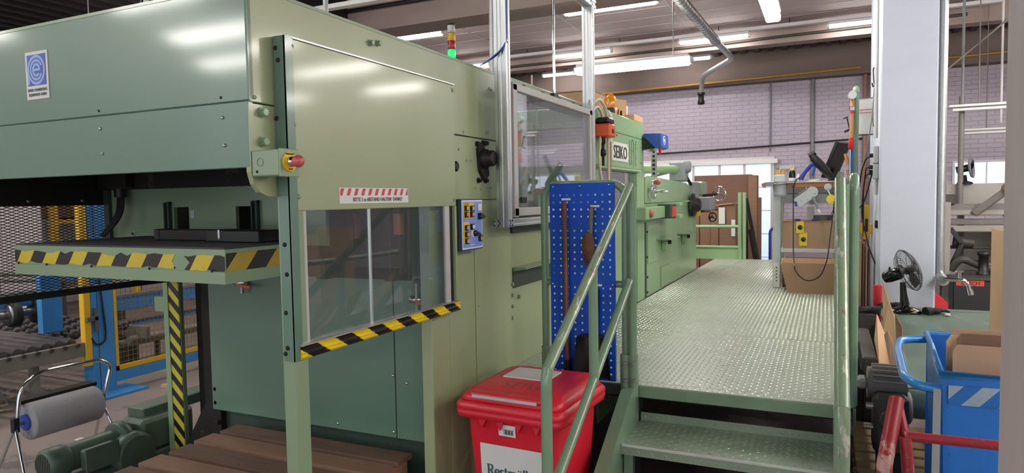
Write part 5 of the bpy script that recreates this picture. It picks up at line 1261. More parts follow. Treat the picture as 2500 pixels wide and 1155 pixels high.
for i, (z, pts) in enumerate(((2.12, [(.35, 6.66, 2.12), (.30, 6.68, 2.10), (.27, 6.8, 2.0), (.262, 7.0, 1.85)]), (2.0, [(.35, 6.68, 2.02), (.30, 6.70, 2.02), (.29, 6.9, 1.8), (.30, 7.05, 1.4), (.31, 7.06, 1.35)]), (1.97, [(.35, 6.70, 1.98), (.30, 6.9, 1.95), (.28, 7.0, 1.6), (.34, 6.9, 1.3), (.385, 6.8, 1.17)]), (1.95, [(.35, 6.72, 1.97), (.33, 6.74, 1.88), (.30, 6.9, 1.72), (.262, 7.1, 1.65)]))):
    part('plug', MB().cyl((.352, pts[0][1], pts[0][2]), (.325, pts[0][1], pts[0][2]), .018), 'black', sk)
    part('cord', T(pts, .006, 6, bend=.08), 'black_rubber', sk)
hk = thing('wall_hook', 'bent steel hook with a coiled grey cable on the pillar side', 'hook', (.37, 6.9, 2.5))
part('hook_rod', T([(.39, 6.95, 2.90), (.36, 6.95, 2.92), (.365, 6.95, 2.80), (.375, 6.95, 2.76), (.36, 6.93, 2.74), (.352, 6.93, 2.78)], .006, 6, bend=.03), 'dark_steel', hk)
part('cable_coil', T([(.37+.012*math.cos(a), 6.93+.03*math.cos(a), 2.52+.13*math.sin(a)) for a in [2*PI*k/16 for k in range(16)]], .006, 6, closed=True), 'cable_grey', hk)
part('loose_cable', T([(.37, 6.95, 2.74), (.36, 6.96, 2.5), (.32, 7.05, 2.2), (.27, 7.1, 1.95)], .005, 6, bend=.1), 'cable_grey', hk)
cs = thing('folded_carton', 'tall folded brown cartons leaning between platform and pillar', 'carton', (.33, 6.95, 0))
for i in range(4):
    x = .255+i*.024; tz = 1.36-i*.03
    part('card_sheet', MB().hexa([(x, 6.7+.03*i, 0), (x+.02, 6.7+.03*i, 0), (x+.02, 7.1, 0), (x, 7.1, 0)], [(x+.015, 6.98, tz), (x+.03, 6.98, tz), (x+.03, 7.12, tz), (x+.015, 7.12, tz)]), 'card_dark' if i % 2 else 'card', cs)
sl = thing('spirit_level', 'yellow spirit level standing on the folded cartons', 'spirit level', (.325, 7.06, 1.37))
part('level_body', MB().box(.30, .348, 7.03, 7.06, 1.37, 1.685, c=.003), 'yellow', sl); part('level_window', B(.312, .336, 7.028, 7.03, 1.44, 1.56), 'black', sl)
solo('yellow_case', MB().box(.28, .392, 7.4, 7.5, 1.40, 1.50, c=.006).box(.285, .335, 7.395, 7.4, 1.42, 1.46), 'yellow', 'small yellow case hanging behind the spirit level', 'case', (.3, 7.45, 1.4))
solo('red_tub', MB().lathe((.385, 6.44, .85), (0, 0, 1), [(.03, 0), (.034, .02), (.034, .16), (.03, .17)], 16).cyl((.385, 6.44, 0), (.385, 6.44, .85), .03), 'red', 'slim red canister at the end of the belt table', 'canister', (.385, 6.44, 0))

# ------------------------------------------------------------------ behind the platform end
st_ = thing('carton_pallet', 'tall brown carton stack on a pallet behind the platform end', 'carton stack', (-1.6, 12.4, 0))
part('pallet_base', MB().box(-2.2, -1.05, 12.25, 13.1, 0, .14), 'wood', st_)
part('big_carton', MB().box(-2.15, -1.2, 12.3, 13.05, .14, 2.15, c=.01), 'card_dark', st_)
part('corner_guard', MB().box(-1.24, -1.10, 12.26, 12.6, .14, 2.13), 'card_edge', st_)
part('corner_guard', MB().box(-1.20, -1.05, 12.35, 12.6, .14, 1.75), 'card_edge', st_)
s2 = thing('flat_card_stack', 'stack of flat cardboard blanks in front of the tall carton stack', 'cardboard', (-1.7, 11.7, 0))
for i, (x0, x1, z1) in enumerate(((-2.25, -1.93, 1.58), (-1.93, -1.75, 1.52), (-1.75, -1.62, 1.55), (-1.62, -1.35, 1.66))):
    part('blank_pile', MB().box(x0, x1-.006, 11.5+.03*(i % 2), 12.1, .02, z1, c=.004), 'card_edge', s2)
part('top_sheet', MB().hexa([(-1.95, 11.48, 1.60), (-1.38, 11.48, 1.66), (-1.36, 12.1, 1.66), (-1.9, 12.1, 1.6)], [(-1.95, 11.48, 1.61), (-1.38, 11.48, 1.67), (-1.36, 12.1, 1.67), (-1.9, 12.1, 1.61)]), 'card_light', s2)
part('paper_ticket', B(-1.62, -1.52, 11.49, 11.497, 1.33, 1.6), 'paper', s2)
part('paper_ticket', B(-1.42, -1.36, 11.49, 11.497, 1.13, 1.4), 'paper', s2)
part('paper_ticket', B(-2.18, -1.98, 11.48, 11.497, 1.07, 1.37), 'paper', s2)
for k, (x0, x1, lb) in enumerate(((-1.16, -.92, 'dark metal prop leaning right of the end guard rail, upper one'), (-1.12, -.98, 'dark metal prop leaning right of the end guard rail, lower one'))):
    solo('leaning_prop', MB().bar((x0, 11.2+.1*k, 1.75-.5*k), (x1+.08, 11.2+.1*k, .0), .04, .05), 'dark_steel', lb, 'prop', (x1+.08, 11.2+.1*k, 0))
ht = thing('hand_trolley', 'blue tube hand trolley standing behind the platform near the door', 'trolley', (-.7, 12.2, 0))
part('frame_tube', T([(-.88, 12.2, .0), (-.88, 12.2, 1.22), (-.45, 12.3, 1.32), (-.1, 12.4, 1.34)], .024, 8, bend=.08), 'panel_edge', ht)
part('load_bed', MB().box(-.9, -.1, 12.2, 12.8, .55, .60), 'machine_grey', ht)
for k in range(6): part('bed_slat', MB().box(-.86+k*.13, -.80+k*.13, 12.18, 12.8, .60, .64), 'machine_dark', ht)

# ================================================================== right side: belt table, fan, blue tub, red rail
bt_ = thing('belt_table', 'long belt conveyor table with a dusty green belt right of the platform', 'conveyor', (.75, 5, 0))
def tx(y): return .33+(y-3.7)*.044
YA, YB, TZ = 3.75, 6.4, .85
part('belt', hexbox(tx(YA)+.05, 1.18, YA, YB, TZ-.02, tx(YA)+.05, 1.18, YA, YB, TZ), 'belt_green', bt_).data.transform(Matrix())
part('belt_edge', MB().hexa([(tx(YA), YA, TZ-.09), (tx(YA)+.05, YA, TZ-.09), (tx(YB)+.05, YB, TZ-.09), (tx(YB), YB, TZ-.09)], [(tx(YA), YA, TZ-.004), (tx(YA)+.05, YA, TZ+.004), (tx(YB)+.05, YB, TZ+.004), (tx(YB), YB, TZ-.004)]), 'green_rail', bt_)
part('belt_edge', MB().box(1.18, 1.22, YA, YB, TZ-.09, TZ+.003), 'green_rail', bt_)
part('end_lip', MB().box(tx(YB), 1.2, YB-.12, YB-.115, TZ, TZ+.002), 'steel', bt_)
part('end_drum', MB().cyl((.36, YA, TZ-.075), (1.16, YA, TZ-.075), .072, seg=22), 'belt_green', bt_)
for x, y in ((.42, 4.7), (1.15, 4.7), (.48, 6.2), (1.15, 6.2)): part('leg', MB().box(x-.03, x+.03, y-.03, y+.03, 0, TZ-.06), 'machine_dark', bt_)
part('stretcher', MB().box(.42, .46, 4.7, 6.2, .25, .30), 'machine_dark', bt_)
part('table_bracket', MB().box(.285, .335, 3.66, 3.74, .84, .925, c=.004), 'galv', bt_)
gm = thing('gear_motor', 'dark grey geared motor at the near end of the belt table', 'motor', (.25, 3.6, .5))
part('gear_case', MB().box(.20, .345, 3.52, 3.70, .58, .86, c=.02), 'machine_dark', gm)
part('case_cover', MB().lathe((.275, 3.52, .745), (0, -1, 0), [(.055, 0), (.055, .006), (.045, .008)], 22), 'machine_dark', gm)
part('motor_body', MB().cyl((.18, 3.68, .88), (.345, 3.68, .88), .075, seg=20), 'machine_grey', gm)
for k in range(9):
    a = PI*(.1+.8*k/8); part('cooling_fin', MB().bar((.20, 3.68-.082*math.cos(a), .88+.082*math.sin(a)), (.33, 3.68-.082*math.cos(a), .88+.082*math.sin(a)), .006, .022, up=(0, -math.cos(a), math.sin(a))), 'machine_pale', gm)
part('terminal_cap', MB().box(.135, .18, 3.60, 3.70, .86, .91, c=.012), 'machine_pale', gm)
part('side_bolt', MB().cyl((.16, 3.55, .70), (.20, 3.55, .70), .012), 'galv', gm)
part('side_bolt', MB().cyl((.17, 3.55, .80), (.20, 3.55, .80), .016), 'galv', gm)
part('shaft_flange', MB().lathe((.345, 3.72, .76), (1, 0, 0), [(.075, -.01), (.078, .0), (.078, .02), (.06, .03)], 22), 'machine_grey', gm)
part('motor_foot', MB().box(.22, .33, 3.55, 3.68, 0, .58), 'black', gm)
# desk fan
fn = thing('desk_fan', 'black desk fan on the belt table in front of the white pillar', 'fan', (.563, 6.12, TZ))
FYv = 6.12
part('fan_foot', MB().lathe((.563, FYv, TZ+.001), (0, 0, 1), [(.115, 0), (.115, .012), (.10, .028), (.05, .045), (.032, .06)], 26), 'black_gloss', fn)
part('fan_neck', MB().tube([(.558, FYv, TZ+.05), (.548, FYv, TZ+.14), (.54, FYv, TZ+.24)], [.036, .026, .02], 14), 'black_gloss', fn)
nrm = V(.84, -.36, .40).normalized(); cF = V(.578, FYv-.01, 1.188)
part('fan_motor', MB().lathe(cF-nrm*.20+V(0, 0, -.0), nrm, [(.02, 0), (.042, .012), (.05, .05), (.05, .13), (.035, .15)], 18), 'black_gloss', fn)
part('fan_knob', MB().cyl(cF-nrm*.15+V(0, 0, .045), cF-nrm*.15+V(0, 0, .075), .008), 'black', fn)
fx = nrm.cross(V(0, 0, 1)).normalized(); fyv = nrm.cross(fx)
cage = part('fan_cage', MB(), 'black', fn) if False else None
def ring(c, r, t): return T([c+(fx*math.cos(2*PI*k/28)+fyv*math.sin(2*PI*k/28))*r for k in range(28)], t, 5, closed=True)
mb = MB()
for off, r in ((0, .168), (.045, .12), (-.045, .13), (.055, .06), (.02, .158)):
    q = ring(cF+nrm*off, r, .0018 if off else .004); mb.v, mb.f, mb.sm = mb.v, mb.f, mb.sm; n0 = len(mb.v); mb.v += q.v; mb.f += [[i+n0 for i in f] for f in q.f]; mb.sm += q.sm
cg = part('cage_ring', mb, 'black', fn)
for k in range(44):
    a = 2*PI*k/44; d = fx*math.cos(a)+fyv*math.sin(a)
    piece_mb = T([cF+nrm*.058+d*.02, cF+nrm*.05+d*.10, cF+nrm*.02+d*.155, cF+d*.168, cF-nrm*.03+d*.15, cF-nrm*.05+d*.08], .0011, 4, bend=.02, bseg=2)
    part('cage_wire', piece_mb, 'black', cg)
for k in range(3):
    a = 2*PI*k/3; d = fx*math.cos(a)+fyv*math.sin(a); e = nrm.cross(d)
    part('fan_blade', MB().add([cF+d*.02-e*.015-nrm*.01, cF+d*.06-e*.06-nrm*.02, cF+d*.14-e*.055-nrm*.02, cF+d*.15+e*.02+nrm*.01, cF+d*.08+e*.035+nrm*.015, cF+d*.02+e*.015+nrm*.01], [(0, 1, 2, 3, 4, 5)]), 'black_gloss', fn)
part('fan_hub', MB().lathe(cF-nrm*.03, nrm, [(.03, 0), (.032, .05), (.028, .085), (.02, .09)], 18), 'black', fn)
part('fan_sticker', MB().obox((.60, FYv-.085, TZ+.033), (.012, .004, .006)), 'yellow', fn)
# gloves
def glove(name, label, c, rz, m='black_rubber'):
    t = thing(name, label, 'glove', c, 'black work gloves', rz)
    part('glove_palm', MB().blob((0, 0, .024), .05, .042, .024, jit=.08), m, t, local=True)
    for k in range(4):
        part('finger', MB().tube([(.03, -.028+k*.018, .026), (.065, -.034+k*.022, .03), (.09, -.036+k*.024, .016)], [.011, .011, .008], 8), m, t, local=True)
    part('thumb', MB().tube([(.0, .03, .02), (.025, .062, .025), (.05, .068, .018)], [.012, .011, .008], 8), m, t, local=True)
    part('cuff', MB().tube([(-.035, 0, .022), (-.085, 0, .02)], [.034, .038], 10), m, t, local=True)
    return t
glove('work_glove', 'crumpled black work glove on the belt table right of the fan', (.76, 6.1, TZ+.002), .6)
glove('work_glove', 'black work glove at the table corner left of the fan', (.47, 6.3, TZ+.002), 2.6)
glove('work_glove', 'dark grey work glove hanging over the folded cartons', (.29, 5.9, .87), 2.9)
solo('glove_rest', MB().box(.22, .335, 5.83, 5.97, 0, .868, c=.004), 'machine_dark', 'dark steel post under the hanging glove beside the belt table', 'post', (.28, 5.9, 0))
solo('white_scrap', MB().blob((.83, 6.02, TZ+.012), .02, .02, .012, jit=.2), 'white', 'small white paper scrap beside the crumpled glove', 'paper', (.83, 6.02, TZ))
# cardboard off-cuts against the table side
def sheet(p, th, m, name, label, grp='cardboard off-cuts beside the belt table'):
    p = [Vector(q) for q in p]; n = (p[1]-p[0]).cross(p[2]-p[0]).normalized()*th; k = len(p)
    return solo(name, MB().add(p+[q+n for q in p], [tuple(range(k)), tuple(range(k, 2*k))[::-1]]+[(i, k+i, k+(i+1) % k, (i+1) % k) for i in range(k)]), m, label, 'cardboard', min(p, key=lambda q: q.z), grp)
sheet([(.245, 4.3, .97), (.262, 4.42, 1.10), (.30, 4.35, 1.0), (.335, 4.15, .88), (.35, 4.0, .72), (.30, 4.05, .74), (.26, 4.15, .87)], .004, 'card_light', 'cardboard_offcut', 'torn pale cardboard piece lowest in front of the belt table')
sheet([(.285, 4.2, 1.02), (.30, 4.15, 1.05), (.335, 4.1, .97), (.365, 4.0, .80), (.34, 3.95, .73), (.31, 4.05, .86)], .004, 'card', 'cardboard_offcut', 'brown cardboard piece between the torn piece and the belt')
sheet([(.345, 5.2, 1.20), (.375, 5.1, 1.08), (.395, 4.9, 1.0), (.395, 4.7, .80), (.36, 4.75, .79), (.34, 5.0, .86)], .005, 'card_light', 'cardboard_offcut', 'tall pale cardboard piece standing at the table edge near the fan')
sheet([(.38, 4.75, 1.05), (.405, 4.6, 1.0), (.40, 4.5, .86), (.375, 4.55, .84)], .005, 'card_edge', 'cardboard_offcut', 'small brown cardboard piece behind the tall pale one')
solo('dark_cabinet', MB().box(.20, .28, 4.6, 5.6, 0, .80, c=.01).box(.195, .2, 4.7, 5.5, .4, .7), 'machine_dark', 'dark machine housing between platform and belt table', 'housing', (.24, 5.1, 0))
# wooden pallets under the table end
def pallet_boards(t, x0, x1, ys, w, z, th, m, name='board'):
    for y in ys: part(name, MB().box(x0, x1, y, y+w, z, z+th, c=.003), m, t)
for k, z in enumerate((0, .145, .29)):
    t = thing('wooden_pallet', ('lowest', 'middle', 'topmost')[k]+' pale wooden pallet in the stack under the belt table end', 'pallet', (.3, 4.0, z), 'pale pallets right of the stairs')
    pallet_boards(t, .14, .90, [3.72+i*.135 for i in range(6)], .10, z+.12, .022, 'wood_pale')
    for x in (.15, .47, .80): part('bearer', MB().box(x, x+.1, 3.72, 4.50, z, z+.12), 'wood_pale', t)
# carton on the belt
cr = thing('tall_carton', 'tall open brown carton on the belt table at the right', 'carton', (1.2, 5.3, TZ))
part('carton_wall', MB().box(.985, 1.5, 5.40, 5.408, TZ+.005, 1.55), 'card', cr)
part('carton_wall', MB().box(.985, .993, 4.9, 5.40, TZ+.005, 1.55), 'card_light', cr)
part('carton_wall', MB().box(.985, 1.5, 4.9, 4.908, TZ+.005, 1.50), 'card_light', cr)
part('carton_floor', MB().box(.985, 1.5, 4.9, 5.40, TZ+.002, TZ+.006), 'card', cr)
# blue tub trolley
tu = thing('tub_trolley', 'blue sheet metal tub trolley full of cardboard at the right', 'trolley', (.7, 3.15, 0))
rim = [(.372, 2.793), (1.05, 2.83), (1.08, 3.60), (.414, 3.584)]
def wallq(a, b, z0, z1, ins, m, nm):
    a = Vector((*a, 0)); b = Vector((*b, 0)); c_ = V(.72, 3.2, 0)
    n = (b-a).cross(V(0, 0, 1)).normalized()
    if n.dot(c_-a) < 0: n = -n
    th = n*.012; sl = n*ins
    bot = [a+sl+V(0, 0, z0), b+sl+V(0, 0, z0), b+sl+th+V(0, 0, z0), a+sl+th+V(0, 0, z0)]
    top = [a+V(0, 0, z1), b+V(0, 0, z1), b+th+V(0, 0, z1), a+th+V(0, 0, z1)]
    return part(nm, MB().hexa(bot, top), m, tu)
fw_ = wallq(rim[0], rim[1], .25, 1.15, .02, 'bin_blue', 'tub_front')
wallq(rim[1], rim[2], .25, 1.15, .02, 'bin_blue', 'tub_side'); wallq(rim[2], rim[3], .25, 1.15, .02, 'bin_blue', 'tub_back'); wallq(rim[3], rim[0], .25, 1.15, .02, 'bin_blue', 'tub_side')
part('tub_floor', MB().box(.41, 1.03, 2.85, 3.54, .24, .26), 'bin_blue', tu)
part('rim_tube', T([(*p, 1.15) for p in rim], .016, 10, closed=True), 'rail_blue', tu)
part('push_handle', T([(.40, 3.50, 1.14), (.30, 3.46, 1.14), (.275, 3.3, 1.13), (.268, 2.92, 1.10), (.31, 2.84, 1.09), (.385, 2.82, 1.09)], .017, 12, bend=.05), 'rail_blue', tu)
part('film_band', MB().hexa([(.392, 2.793, 1.045), (.62, 2.806, 1.045), (.62, 2.808, 1.045), (.392, 2.795, 1.045)], [(.392, 2.789, 1.115), (.62, 2.802, 1.115), (.62, 2.804, 1.115), (.392, 2.791, 1.115)]), 'blue_film', tu, 'grey and blue striped film')
part('corner_strip', MB().hexa([(.340, 2.775, .3), (.366, 2.775, .3), (.366, 2.78, .3), (.340, 2.78, .3)], [(.345, 2.775, 1.10), (.368, 2.774, 1.10), (.368, 2.779, 1.10), (.345, 2.78, 1.10)]), 'grey_plastic', tu)
for x, y in ((.46, 2.9), (.98, 2.9), (.46, 3.5), (.98, 3.5)): part('caster', MB().cyl((x-.02, y, .08), (x+.02, y, .08), .08, seg=18).box(x-.03, x+.03, y-.03, y+.03, .1, .25), 'black_rubber', tu)
for i, (x0, x1, y, z1, m) in enumerate(((.43, .75, 2.95, 1.22, 'card'), (.45, .85, 3.0, 1.255, 'card_dark'), (.44, .90, 3.06, 1.262, 'card'), (.42, .52, 3.03, 1.24, 'card_light'))):
    sheet([(x0, y, .40), (x1, y+.02, .40), (x1, y+.05, z1), (x0+.015, y+.04, z1+.004), (x0, y+.035, z1-.02)], .005, m, 'tub_cardboard', ('nearest flattened carton sheet in the blue tub', 'dark flattened carton sheet second from the front in the blue tub', 'rearmost tall carton sheet in the blue tub', 'narrow pale carton strip at the left in the blue tub')[i], 'cardboard in the blue tub')
# red barrier
rd = thing('red_barrier', 'worn red tube barrier in the right foreground', 'barrier', (.17, 2.0, 0))
part('bent_post', T([(.172, 2.06, 1.245), (.135, 1.93, 1.10), (.15, 1.93, .9), (.17, 1.93, 0)], .019, 12, bend=.012, bseg=3), 'red_rail', rd)
part('cross_tube', T([(.185, 2.0, 1.165), (.62, 2.02, 1.165)], .0125, 12), 'red_rail', rd)
part('rear_post', T([(.172, 2.07, 1.245), (.187, 2.02, 1.165), (.20, 2.03, 1.0), (.215, 2.05, 0)], .0125, 12, bend=.01, bseg=3), 'red_rail', rd)
part('front_leg', T([(.187, 1.99, 1.165), (.195, 1.98, 1.06), (.20, 1.97, 0)], .0145, 12, bend=.02, bseg=3), 'red_rail', rd)
# tap on the standpipe
tap = thing('water_tap', 'chrome water tap on the galvanised standpipe', 'tap', (.86, 6.4, 1.1))
part('elbow', MB().cyl((.845, 6.5, 1.10), (.845, 6.42, 1.08), .036), 'galv', tap)
part('tap_body', T([(.86, 6.42, 1.09), (.99, 6.42, 1.085), (1.02, 6.42, 1.06), (1.035, 6.42, 1.0)], .016, 10, bend=.03), 'chrome', tap)
part('tap_handle', MB().cyl((.965, 6.42, 1.09), (.965, 6.42, 1.15), .012).bar((.94, 6.42, 1.155), (.99, 6.42, 1.155), .02, .014), 'chrome', tap)
part('tap_mouth', MB().cyl((1.035, 6.42, 1.01), (1.045, 6.42, .97), .02), 'chrome', tap)

# ------------------------------------------------------------------ machine in the right background
mc = thing('grey_machine', 'grey old machine with rails and a motor in the right background', 'machine', (2.1, 10.7, 0))
for z, r, m, y in ((1.59, .045, 'machine_grey', 10.5), (1.52, .035, 'machine_pale', 10.45), (1.40, .04, 'machine_grey', 10.5), (1.31, .04, 'machine_pale', 10.45), (1.06, .02, 'machine_dark', 10.6), (.80, .05, 'machine_pale', 10.6)):
    part('cross_rail', MB().bar((1.40, y, z), (3.3, y, z), .09, r*2, c=.01), m, mc)
part('side_cheek', MB().box(1.36, 1.44, 10.3, 10.9, .3, 1.66, c=.01), 'machine_pale', mc)
part('cheek_top', MB().box(1.34, 1.5, 10.35, 10.6, 1.62, 1.76, c=.02), 'machine_dark', mc)
part('rear_cover', MB().box(1.50, 3.2, 11.2, 11.25, 1.55, 1.90, c=.005), 'machine_pale', mc)
part('rear_cover', MB().box(1.62, 3.2, 11.0, 11.05, .55, 1.28, c=.005), 'machine_grey', mc)
part('inclined_arm', MB().bar((1.70, 10.4, 1.50), (2.05, 10.3, 1.82), .10, .09, c=.015), 'machine_grey', mc)
part('arm_head', MB().lathe((2.05, 10.28, 1.82), (0, 1, 0), [(.07, -.08), (.08, -.05), (.08, .05), (.07, .08)], 16), 'hose_tan', mc)
part('inclined_arm', MB().bar((2.05, 10.5, 1.45), (2.6, 10.5, 1.75), .12, .09, c=.015), 'machine_dark', mc)
part('lever', MB().bar((1.45, 10.4, 1.32), (1.58, 10.4, 1.12), .05, .05).bar((1.58, 10.4, 1.12), (1.46, 10.4, .82), .05, .05), 'black', mc)
part('motor', MB().cyl((1.50, 10.5, 1.15), (1.72, 10.5, 1.12), .07, seg=16), 'machine_dark', mc)
part('dark_box', MB().box(1.95, 2.3, 10.4, 10.7, 1.02, 1.26, c=.01), 'black', mc)
part('pump', MB().lathe((1.80, 10.3, .72), (0, 0, 1), [(.07, 0), (.08, .03), (.055, .05), (.055, .25), (.07, .26), (.07, .30), (.03, .31)], 14), 'black', mc)
part('pump_pipe', T([(1.45, 10.35, .78), (1.55, 10.3, .95), (1.75, 10.35, .85), (2.1, 10.4, .72), (2.6, 10.4, .66)], .05, 10, bend=.12), 'machine_dark', mc)
part('frame_post', MB().box(1.60, 1.66, 10.8, 10.86, 0, 1.62).box(2.5, 2.56, 10.8, 10.86, 0, 1.62), 'machine_dark', mc)
tk_ = thing('hydraulic_tank', 'black hydraulic tank with orange label strips under the grey machine', 'tank', (1.8, 10.1, .1))
part('tank_body', MB().box(1.42, 2.3, 9.9, 10.25, .28, .70, c=.01), 'black', tk_)
part('tank_lid', MB().box(1.40, 2.32, 9.88, 10.27, .70, .73, c=.005), 'machine_dark', tk_)
part('orange_label', B(1.45, 1.74, 9.893, 9.899, .63, .70), 'orange_red', tk_); part('orange_label', B(1.98, 2.2, 9.893, 9.899, .63, .69), 'orange_red', tk_)
text('BUSCH', .07, (1.50, 9.891, .64), (1, 0, 0), (0, 0, 1), 'black_text', tk_, sx=.9)
part('tank_rail', MB().box(1.38, 2.35, 9.86, 9.9, .22, .28), 'machine_pale', tk_)
for x in (1.5, 2.2): part('caster', MB().cyl((x, 9.95, .07), (x+.04, 9.95, .07), .07, seg=14).box(x, x+.04, 9.93, 9.97, .07, .24), 'machine_dark', tk_)
rm = thing('red_machine_foot', 'red sheet cover low beside the white pillar', 'cover', (1.05, 8.5, .3))
part('red_cover', MB().prism([(.95, .5), (.95, .75), (1.02, .72), (1.16, .62), (1.16, .55)], 'Y', 8.4, 8.9), 'red', rm); part('cover_base', MB().box(.95, 1.16, 8.42, 8.88, 0, .5), 'machine_dark', rm)
gd_ = thing('pressure_gauge', 'round pressure gauge on dark pipes beside the tank', 'gauge', (1.27, 9.7, .3))
part('gauge_dial', MB().lathe((1.27, 9.6, .72), (0, -1, 0), [(.06, 0), (.065, .03), (.055, .035)], 18), 'machine_pale', gd_); part('gauge_pipe', MB().cyl((1.27, 9.65, 0), (1.27, 9.65, .9), .025).box(1.2, 1.34, 9.62, 9.72, .3, .5), 'machine_dark', gd_)
f2 = thing('far_fan', 'small dark desk fan on the grey machine in front of the window', 'fan', (1.72, 11.2, 1.9))
part('fan_foot', MB().lathe((1.72, 11.2, 1.9), (0, 0, 1), [(.10, 0), (.09, .02), (.03, .04), (.02, .12)], 16), 'black', f2)
part('fan_motor', MB().cyl((1.62, 11.2, 2.09), (1.76, 11.2, 2.12), .05), 'black', f2)
part('fan_cage', MB().lathe((1.80, 11.2, 2.12), (.9, -.3, .1), [(.05, -.04), (.13, -.02), (.145, 0), (.14, .01), (.13, .0), (.05, -.03)], 22), 'cable_grey', f2)
for k in range(3):
    a = 2*PI*k/3+.4; part('fan_blade', MB().bar((1.80, 11.2, 2.12), (1.80, 11.2+.12*math.cos(a), 2.12+.12*math.sin(a)), .015, .07), 'black', f2)
part('fan_pole', MB().cyl((1.66, 11.14, 0), (1.66, 11.14, 3.1), .035, seg=10), 'machine_grey', f2)
# unlit hanging tube lamps at the right
for k, (x0, x1, y, z, lb) in enumerate(((1.48, 3.6, 11, 2.9, 'unlit white tube lamp hanging right of the pillar, upper one'), (1.92, 4.2, 13, 2.72, 'unlit white tube lamp hanging above the far window'))):
    t = thing('hanging_lamp', lb, 'lamp', ((x0+x1)/2, y, z), 'unlit hanging lamps')
    part('lamp_tray', MB().bar((x0, y, z+.05), (x1, y, z+.05), .16, .03, c=.008), 'white', t); part('tube', MB().cyl((x0+.05, y-.03, z), (x1-.05, y-.03, z), .02, seg=8), 'white', t)
    for x in (x0+.35, x1-.4): part('hanger', MB().cyl((x, y, z+.06), (x, y, 4.82 if y < 13.05 else 4.5), .008, seg=6), 'machine_grey', t)
pipe('diagonal_brace', 'thin diagonal rod across the bay right of the pillar', [(1.3, 10.5, 3.3), (3.0, 10.5, 4.8)], .012, 'machine_grey', 'rod')
pipe('hanging_conduit', 'grey vertical conduit hanging right of the pillar', [(1.72, 11.5, 4.82), (1.72, 11.5, 2.2)], .018, 'cable_grey', 'conduit')
pipe('hanging_conduit', 'pale vertical conduit hanging at the far right', [(2.27, 12.0, 4.82), (2.27, 12.0, 2.78)], .016, 'pipe_white', 'conduit')

# ================================================================== left foreground: pallets, motor, roll stand
for k in range(4):
    z = k*.1375
    t = thing('wooden_pallet', ('dark wooden pallet lowest in the stack under the feeder', 'dark wooden pallet second from the floor under the feeder', 'dark wooden pallet just below the top one under the feeder', 'dark brown wooden pallet on top of the stack under the feeder')[k], 'pallet', (-2.45, 2.3, z), 'pallets stacked under the feeder')
    rk = random.Random(30+k)
    for i in range(6):
        y = 2.64-i*.163
        x0, x1 = -3.03+rk.uniform(-.012, .012), -1.86+rk.uniform(-.012, .012)
        part('deck_board', MB().hexa([(x0, y, z+.115), (x1, y, z+.115), (x1, y+.125, z+.115), (x0, y+.125, z+.115)], [(x0, y, z+.137), (x1, y+rk.uniform(-.006, .006), z+.137), (x1, y+.125, z+.1375), (x0, y+.125, z+.1375)]), 'wood_dark' if (i+k) % 2 else 'wood', t)
    for x in (-3.0, -2.5, -1.98): part('bearer', MB().box(x, x+.1, 1.83, 2.76, z, z+.115, c=.004), 'wood_edge', t)
# geared motor beside the feeder post
gm2 = thing('hoist_motor', 'green geared hoist motor beside the striped feeder post', 'motor', (-3.8, 2.5, 0))
ax_ = V(0, 1, 0)
part('motor_body', MB().cyl((-3.83, 2.30, .40), (-3.83, 2.60, .40), .075, seg=24), 'motor_green', gm2)
cowl = part('fan_cowl', MB().lathe((-3.83, 2.17, .40), (0, 1, 0), [(.07, 0), (.085, .01), (.088, .03), (.088, .11), (.08, .125)], 26), 'motor_green', gm2)
for k in range(9):
    x = -3.83-.06+k*.015; h_ = math.sqrt(max(0, .066**2-(x+3.83)**2)); part('grille_slot', MB().box(x-.003, x+.003, 2.1685, 2.1705, .40-h_, .40+h_), 'black', cowl)
part('flange', MB().lathe((-3.83, 2.58, .40), (0, 1, 0), [(.105, 0), (.115, .01), (.115, .045), (.09, .06), (.07, .10)], 26), 'motor_green', gm2)
part('terminal_box', MB().box(-3.75, -3.69, 2.32, 2.50, .34, .45, c=.008).box(-3.692, -3.682, 2.31, 2.51, .33, .46, c=.006), 'motor_green', gm2)
part('gear_case', MB().box(-3.93, -3.72, 2.68, 3.05, .30, .50, c=.02), 'motor_green', gm2)
part('top_plate', MB().box(-3.95, -3.80, 2.75, 3.35, .48, .55, c=.006), 'motor_green', gm2)
part('chain_cover', MB().lathe((-3.78, 2.62, .33), (1, 0, 0), [(.11, 0), (.13, .015), (.13, .08), (.11, .10)], 26), 'motor_green', gm2)
part('mount', MB().box(-3.93, -3.70, 2.3, 3.05, 0, .30, c=.01), 'motor_green', gm2)
part('label', B(-3.875, -3.845, 2.37, 2.41, .473, .477), 'paper', gm2)
# roll stand
rs = thing('roll_stand', 'chrome tube stand on legs for an absorbent roll', 'stand', (-4.9, 2.95, 0))
part('hoop', T([(-4.90, 2.63, .34), (-4.90, 2.66, .58), (-4.90, 2.78, .67), (-4.90, 3.22, .66), (-4.90, 3.30, .60), (-4.90, 3.22, .34)], .013, 12, bend=.08), 'chrome', rs)
for y, dy in ((2.62, -.05), (3.215, .03)):
    for dx in (-.16, .18): part('leg', T([(-4.90, y, .34), (-4.90+dx, y+dy, 0)], .011, 10), 'chrome', rs)
    part('hinge', MB().box(-4.92, -4.88, y-.02, y+.02, .30, .40, c=.004), 'black', rs)
part('cutter_bar', MB().bar((-4.97, 2.66, .49), (-4.97, 3.20, .49), .10, .008).bar((-4.93, 2.66, .478), (-4.93, 3.20, .478), .012, .02), 'dark_steel', rs)
part('cutter_handle', T([(-5.0, 2.64, .47), (-5.02, 2.62, .55), (-4.92, 2.64, .60)], .004, 6), 'steel', rs)
part('axle', MB().cyl((-4.9, 2.62, .35), (-4.9, 3.22, .35), .012), 'steel', rs)
